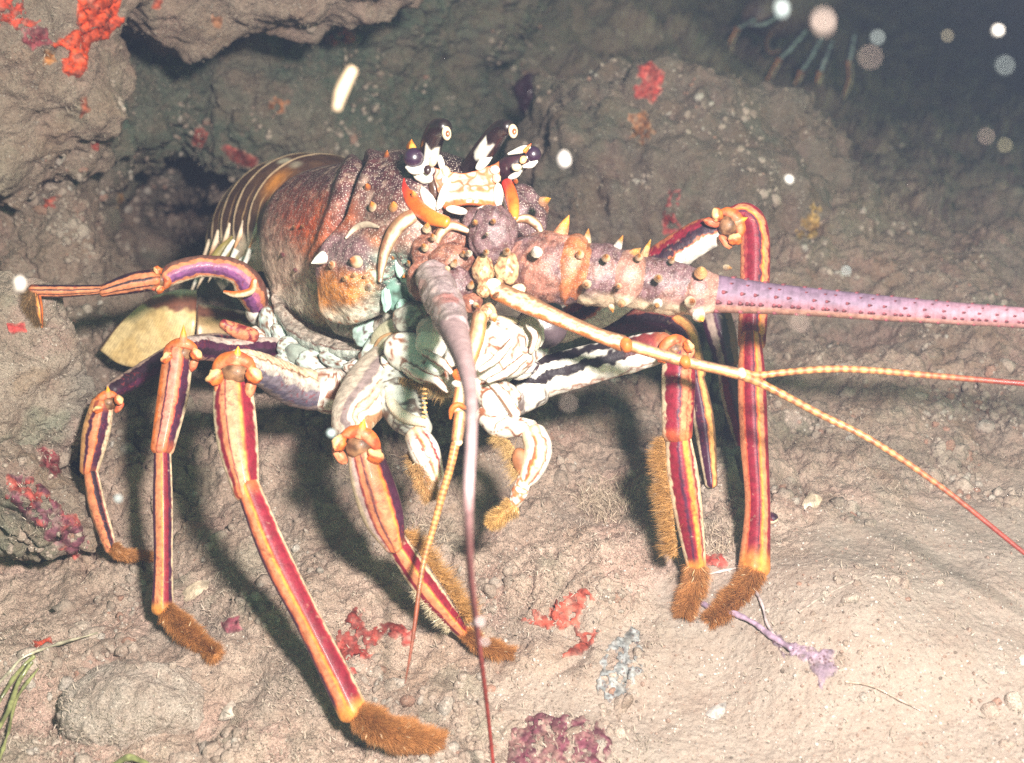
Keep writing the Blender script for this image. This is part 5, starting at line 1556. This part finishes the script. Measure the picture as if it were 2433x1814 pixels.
PW, PT, PB = (.75, .72, .66), (.58, .44, .36), (.45, .55, .55)
particle(0, 0, 0, 14, (.30, .22, .14), 'long cream coloured speck above the tail, bent like a sausage', [(800, 258, .34), (812, 215, .34), (836, 168, .34)])
particle(1340, 380, .36, 15, (.36, .33, .31), 'white oval speck just right of the right eye')
for x_, y_, d, r, col, lab in ((1953, 55, .17, 8, PT, 'largest pinkish round speck at the top right'), (1856, 22, .26, 8, PB, 'pale green speck left of the largest round one'), (2066, 138, .17, 4.5, PT, 'big dim brown speck below the largest one'), (2084, 90, .24, 4.0, PB, 'small blue grey speck above the big dim one'),
                           (2370, 73, .30, 9, PW, 'bright white speck near the top right corner'), (2386, 157, .20, 4.0, PB, 'soft grey speck below the bright corner one'), (2250, 86, .26, 3.0, (.5, .45, .3), 'faint tan speck left of the bright corner one'), (2342, 325, .22, 3.0, PT, 'upper faint speck on the dark right side'),
                           (2386, 346, .24, 3.2, (.5, .45, .25), 'yellowish faint speck on the dark right side'), (1874, 427, .38, 8, PW, 'white round speck over the boulder right shoulder'), (1897, 770, .20, 5.0, PT, 'dim round speck under the thick antenna'), (1882, 998, .22, 4.5, PT, 'dim round speck right of the high leg'),
                           (1350, 960, .21, 4.0, PT, 'faint round speck below the pale thighs'), (786, 1030, .42, 9, PB, 'small blue white speck left of the foremost left knee'), (280, 1185, .34, 6, PB, 'soft pale speck beside the darkest leg'), (1140, 1478, .30, 6, (.7, .62, .62), 'milky speck by the tip of the fringed foot'),
                           (1152, 1525, .30, 5, (.7, .62, .62), 'second milky speck just under the first near the foot'), (2010, 644, .3, 4, PB, 'tiny pale speck above the thick antenna'), (46, 675, .40, 14, (.62, .55, .48), 'pale blurred speck at the tip of the raised hind leg'), (1545, 165, .3, 0.1, PT, '')):
    if lab: particle(x_, y_, d, r * (1.7 if d < .28 else 1.15), tuple(c * (.24 if d < .28 else .55) for c in col), lab)

# ------------------------------------------------------------------ second lobster in the dark at the back
L2 = empty('spiny_lobster', P(1850, 40, 1.92), 'second spiny lobster with banded legs, half lost in the dark at top right', 'lobster')
mb = MB()
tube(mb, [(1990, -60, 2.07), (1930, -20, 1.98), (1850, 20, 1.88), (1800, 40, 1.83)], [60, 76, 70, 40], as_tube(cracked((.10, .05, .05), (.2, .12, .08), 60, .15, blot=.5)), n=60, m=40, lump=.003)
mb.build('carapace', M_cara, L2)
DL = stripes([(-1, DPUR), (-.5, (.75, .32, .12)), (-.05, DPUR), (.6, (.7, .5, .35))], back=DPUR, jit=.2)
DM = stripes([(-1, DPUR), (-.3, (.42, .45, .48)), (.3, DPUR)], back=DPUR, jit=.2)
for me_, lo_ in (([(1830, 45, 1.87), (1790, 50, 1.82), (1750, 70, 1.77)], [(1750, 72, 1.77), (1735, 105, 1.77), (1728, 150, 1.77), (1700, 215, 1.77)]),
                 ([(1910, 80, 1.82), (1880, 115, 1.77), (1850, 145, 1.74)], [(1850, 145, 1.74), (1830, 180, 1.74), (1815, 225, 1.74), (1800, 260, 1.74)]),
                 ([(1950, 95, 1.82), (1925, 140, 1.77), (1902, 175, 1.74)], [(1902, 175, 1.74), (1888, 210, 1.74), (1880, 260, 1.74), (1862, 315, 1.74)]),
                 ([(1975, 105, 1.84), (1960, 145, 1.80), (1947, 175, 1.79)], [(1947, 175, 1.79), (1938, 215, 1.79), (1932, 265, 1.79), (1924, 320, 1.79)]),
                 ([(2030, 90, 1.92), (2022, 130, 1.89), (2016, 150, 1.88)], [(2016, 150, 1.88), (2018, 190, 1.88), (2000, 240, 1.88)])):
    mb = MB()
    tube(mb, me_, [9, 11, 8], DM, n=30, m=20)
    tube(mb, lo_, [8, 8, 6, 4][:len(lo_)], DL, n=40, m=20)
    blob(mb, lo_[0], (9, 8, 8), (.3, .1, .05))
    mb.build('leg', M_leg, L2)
mb = MB()
tube(mb, [(1835, 80, 1.84), (1822, 100, 1.82), (1830, 125, 1.80), (1852, 120, 1.80)], [4, 5, 4, 3], DL, n=30, m=12)
tube(mb, [(1860, 30, 1.79), (1820, 56, 1.74), (1780, 60, 1.72)], [12, 10, 6], DM, n=30, m=16)
mb.build('mouthparts', M_leg, L2)
# ------------------------------------------------------------------ the sea water between lens and rock
hm = bpy.data.materials.new('sea_water')
hm.use_nodes = True
hn = hm.node_tree
hn.nodes.remove(hn.nodes['Principled BSDF'])
pv = hn.nodes.new('ShaderNodeVolumePrincipled')
pv.inputs['Color'].default_value = (.22, .28, .44, 1)
pv.inputs['Density'].default_value = 0.075
pv.inputs['Anisotropy'].default_value = 0.2
hn.links.new(pv.outputs[0], hn.nodes['Material Output'].inputs['Volume'])
mb = MB()
x0, x1, y0, y1, z0, z1 = -6, 6, -2, 7, -3.2, 3.5
mb.add([(x, y, z) for x in (x0, x1) for y in (y0, y1) for z in (z0, z1)], (.6, .7, .7), quads=[(0, 1, 3, 2), (4, 6, 7, 5), (0, 4, 5, 1), (2, 3, 7, 6), (0, 2, 6, 4), (1, 5, 7, 3)])
hz = mb.build('haze', hm, smooth=False)
tag(hz, kind='stuff')
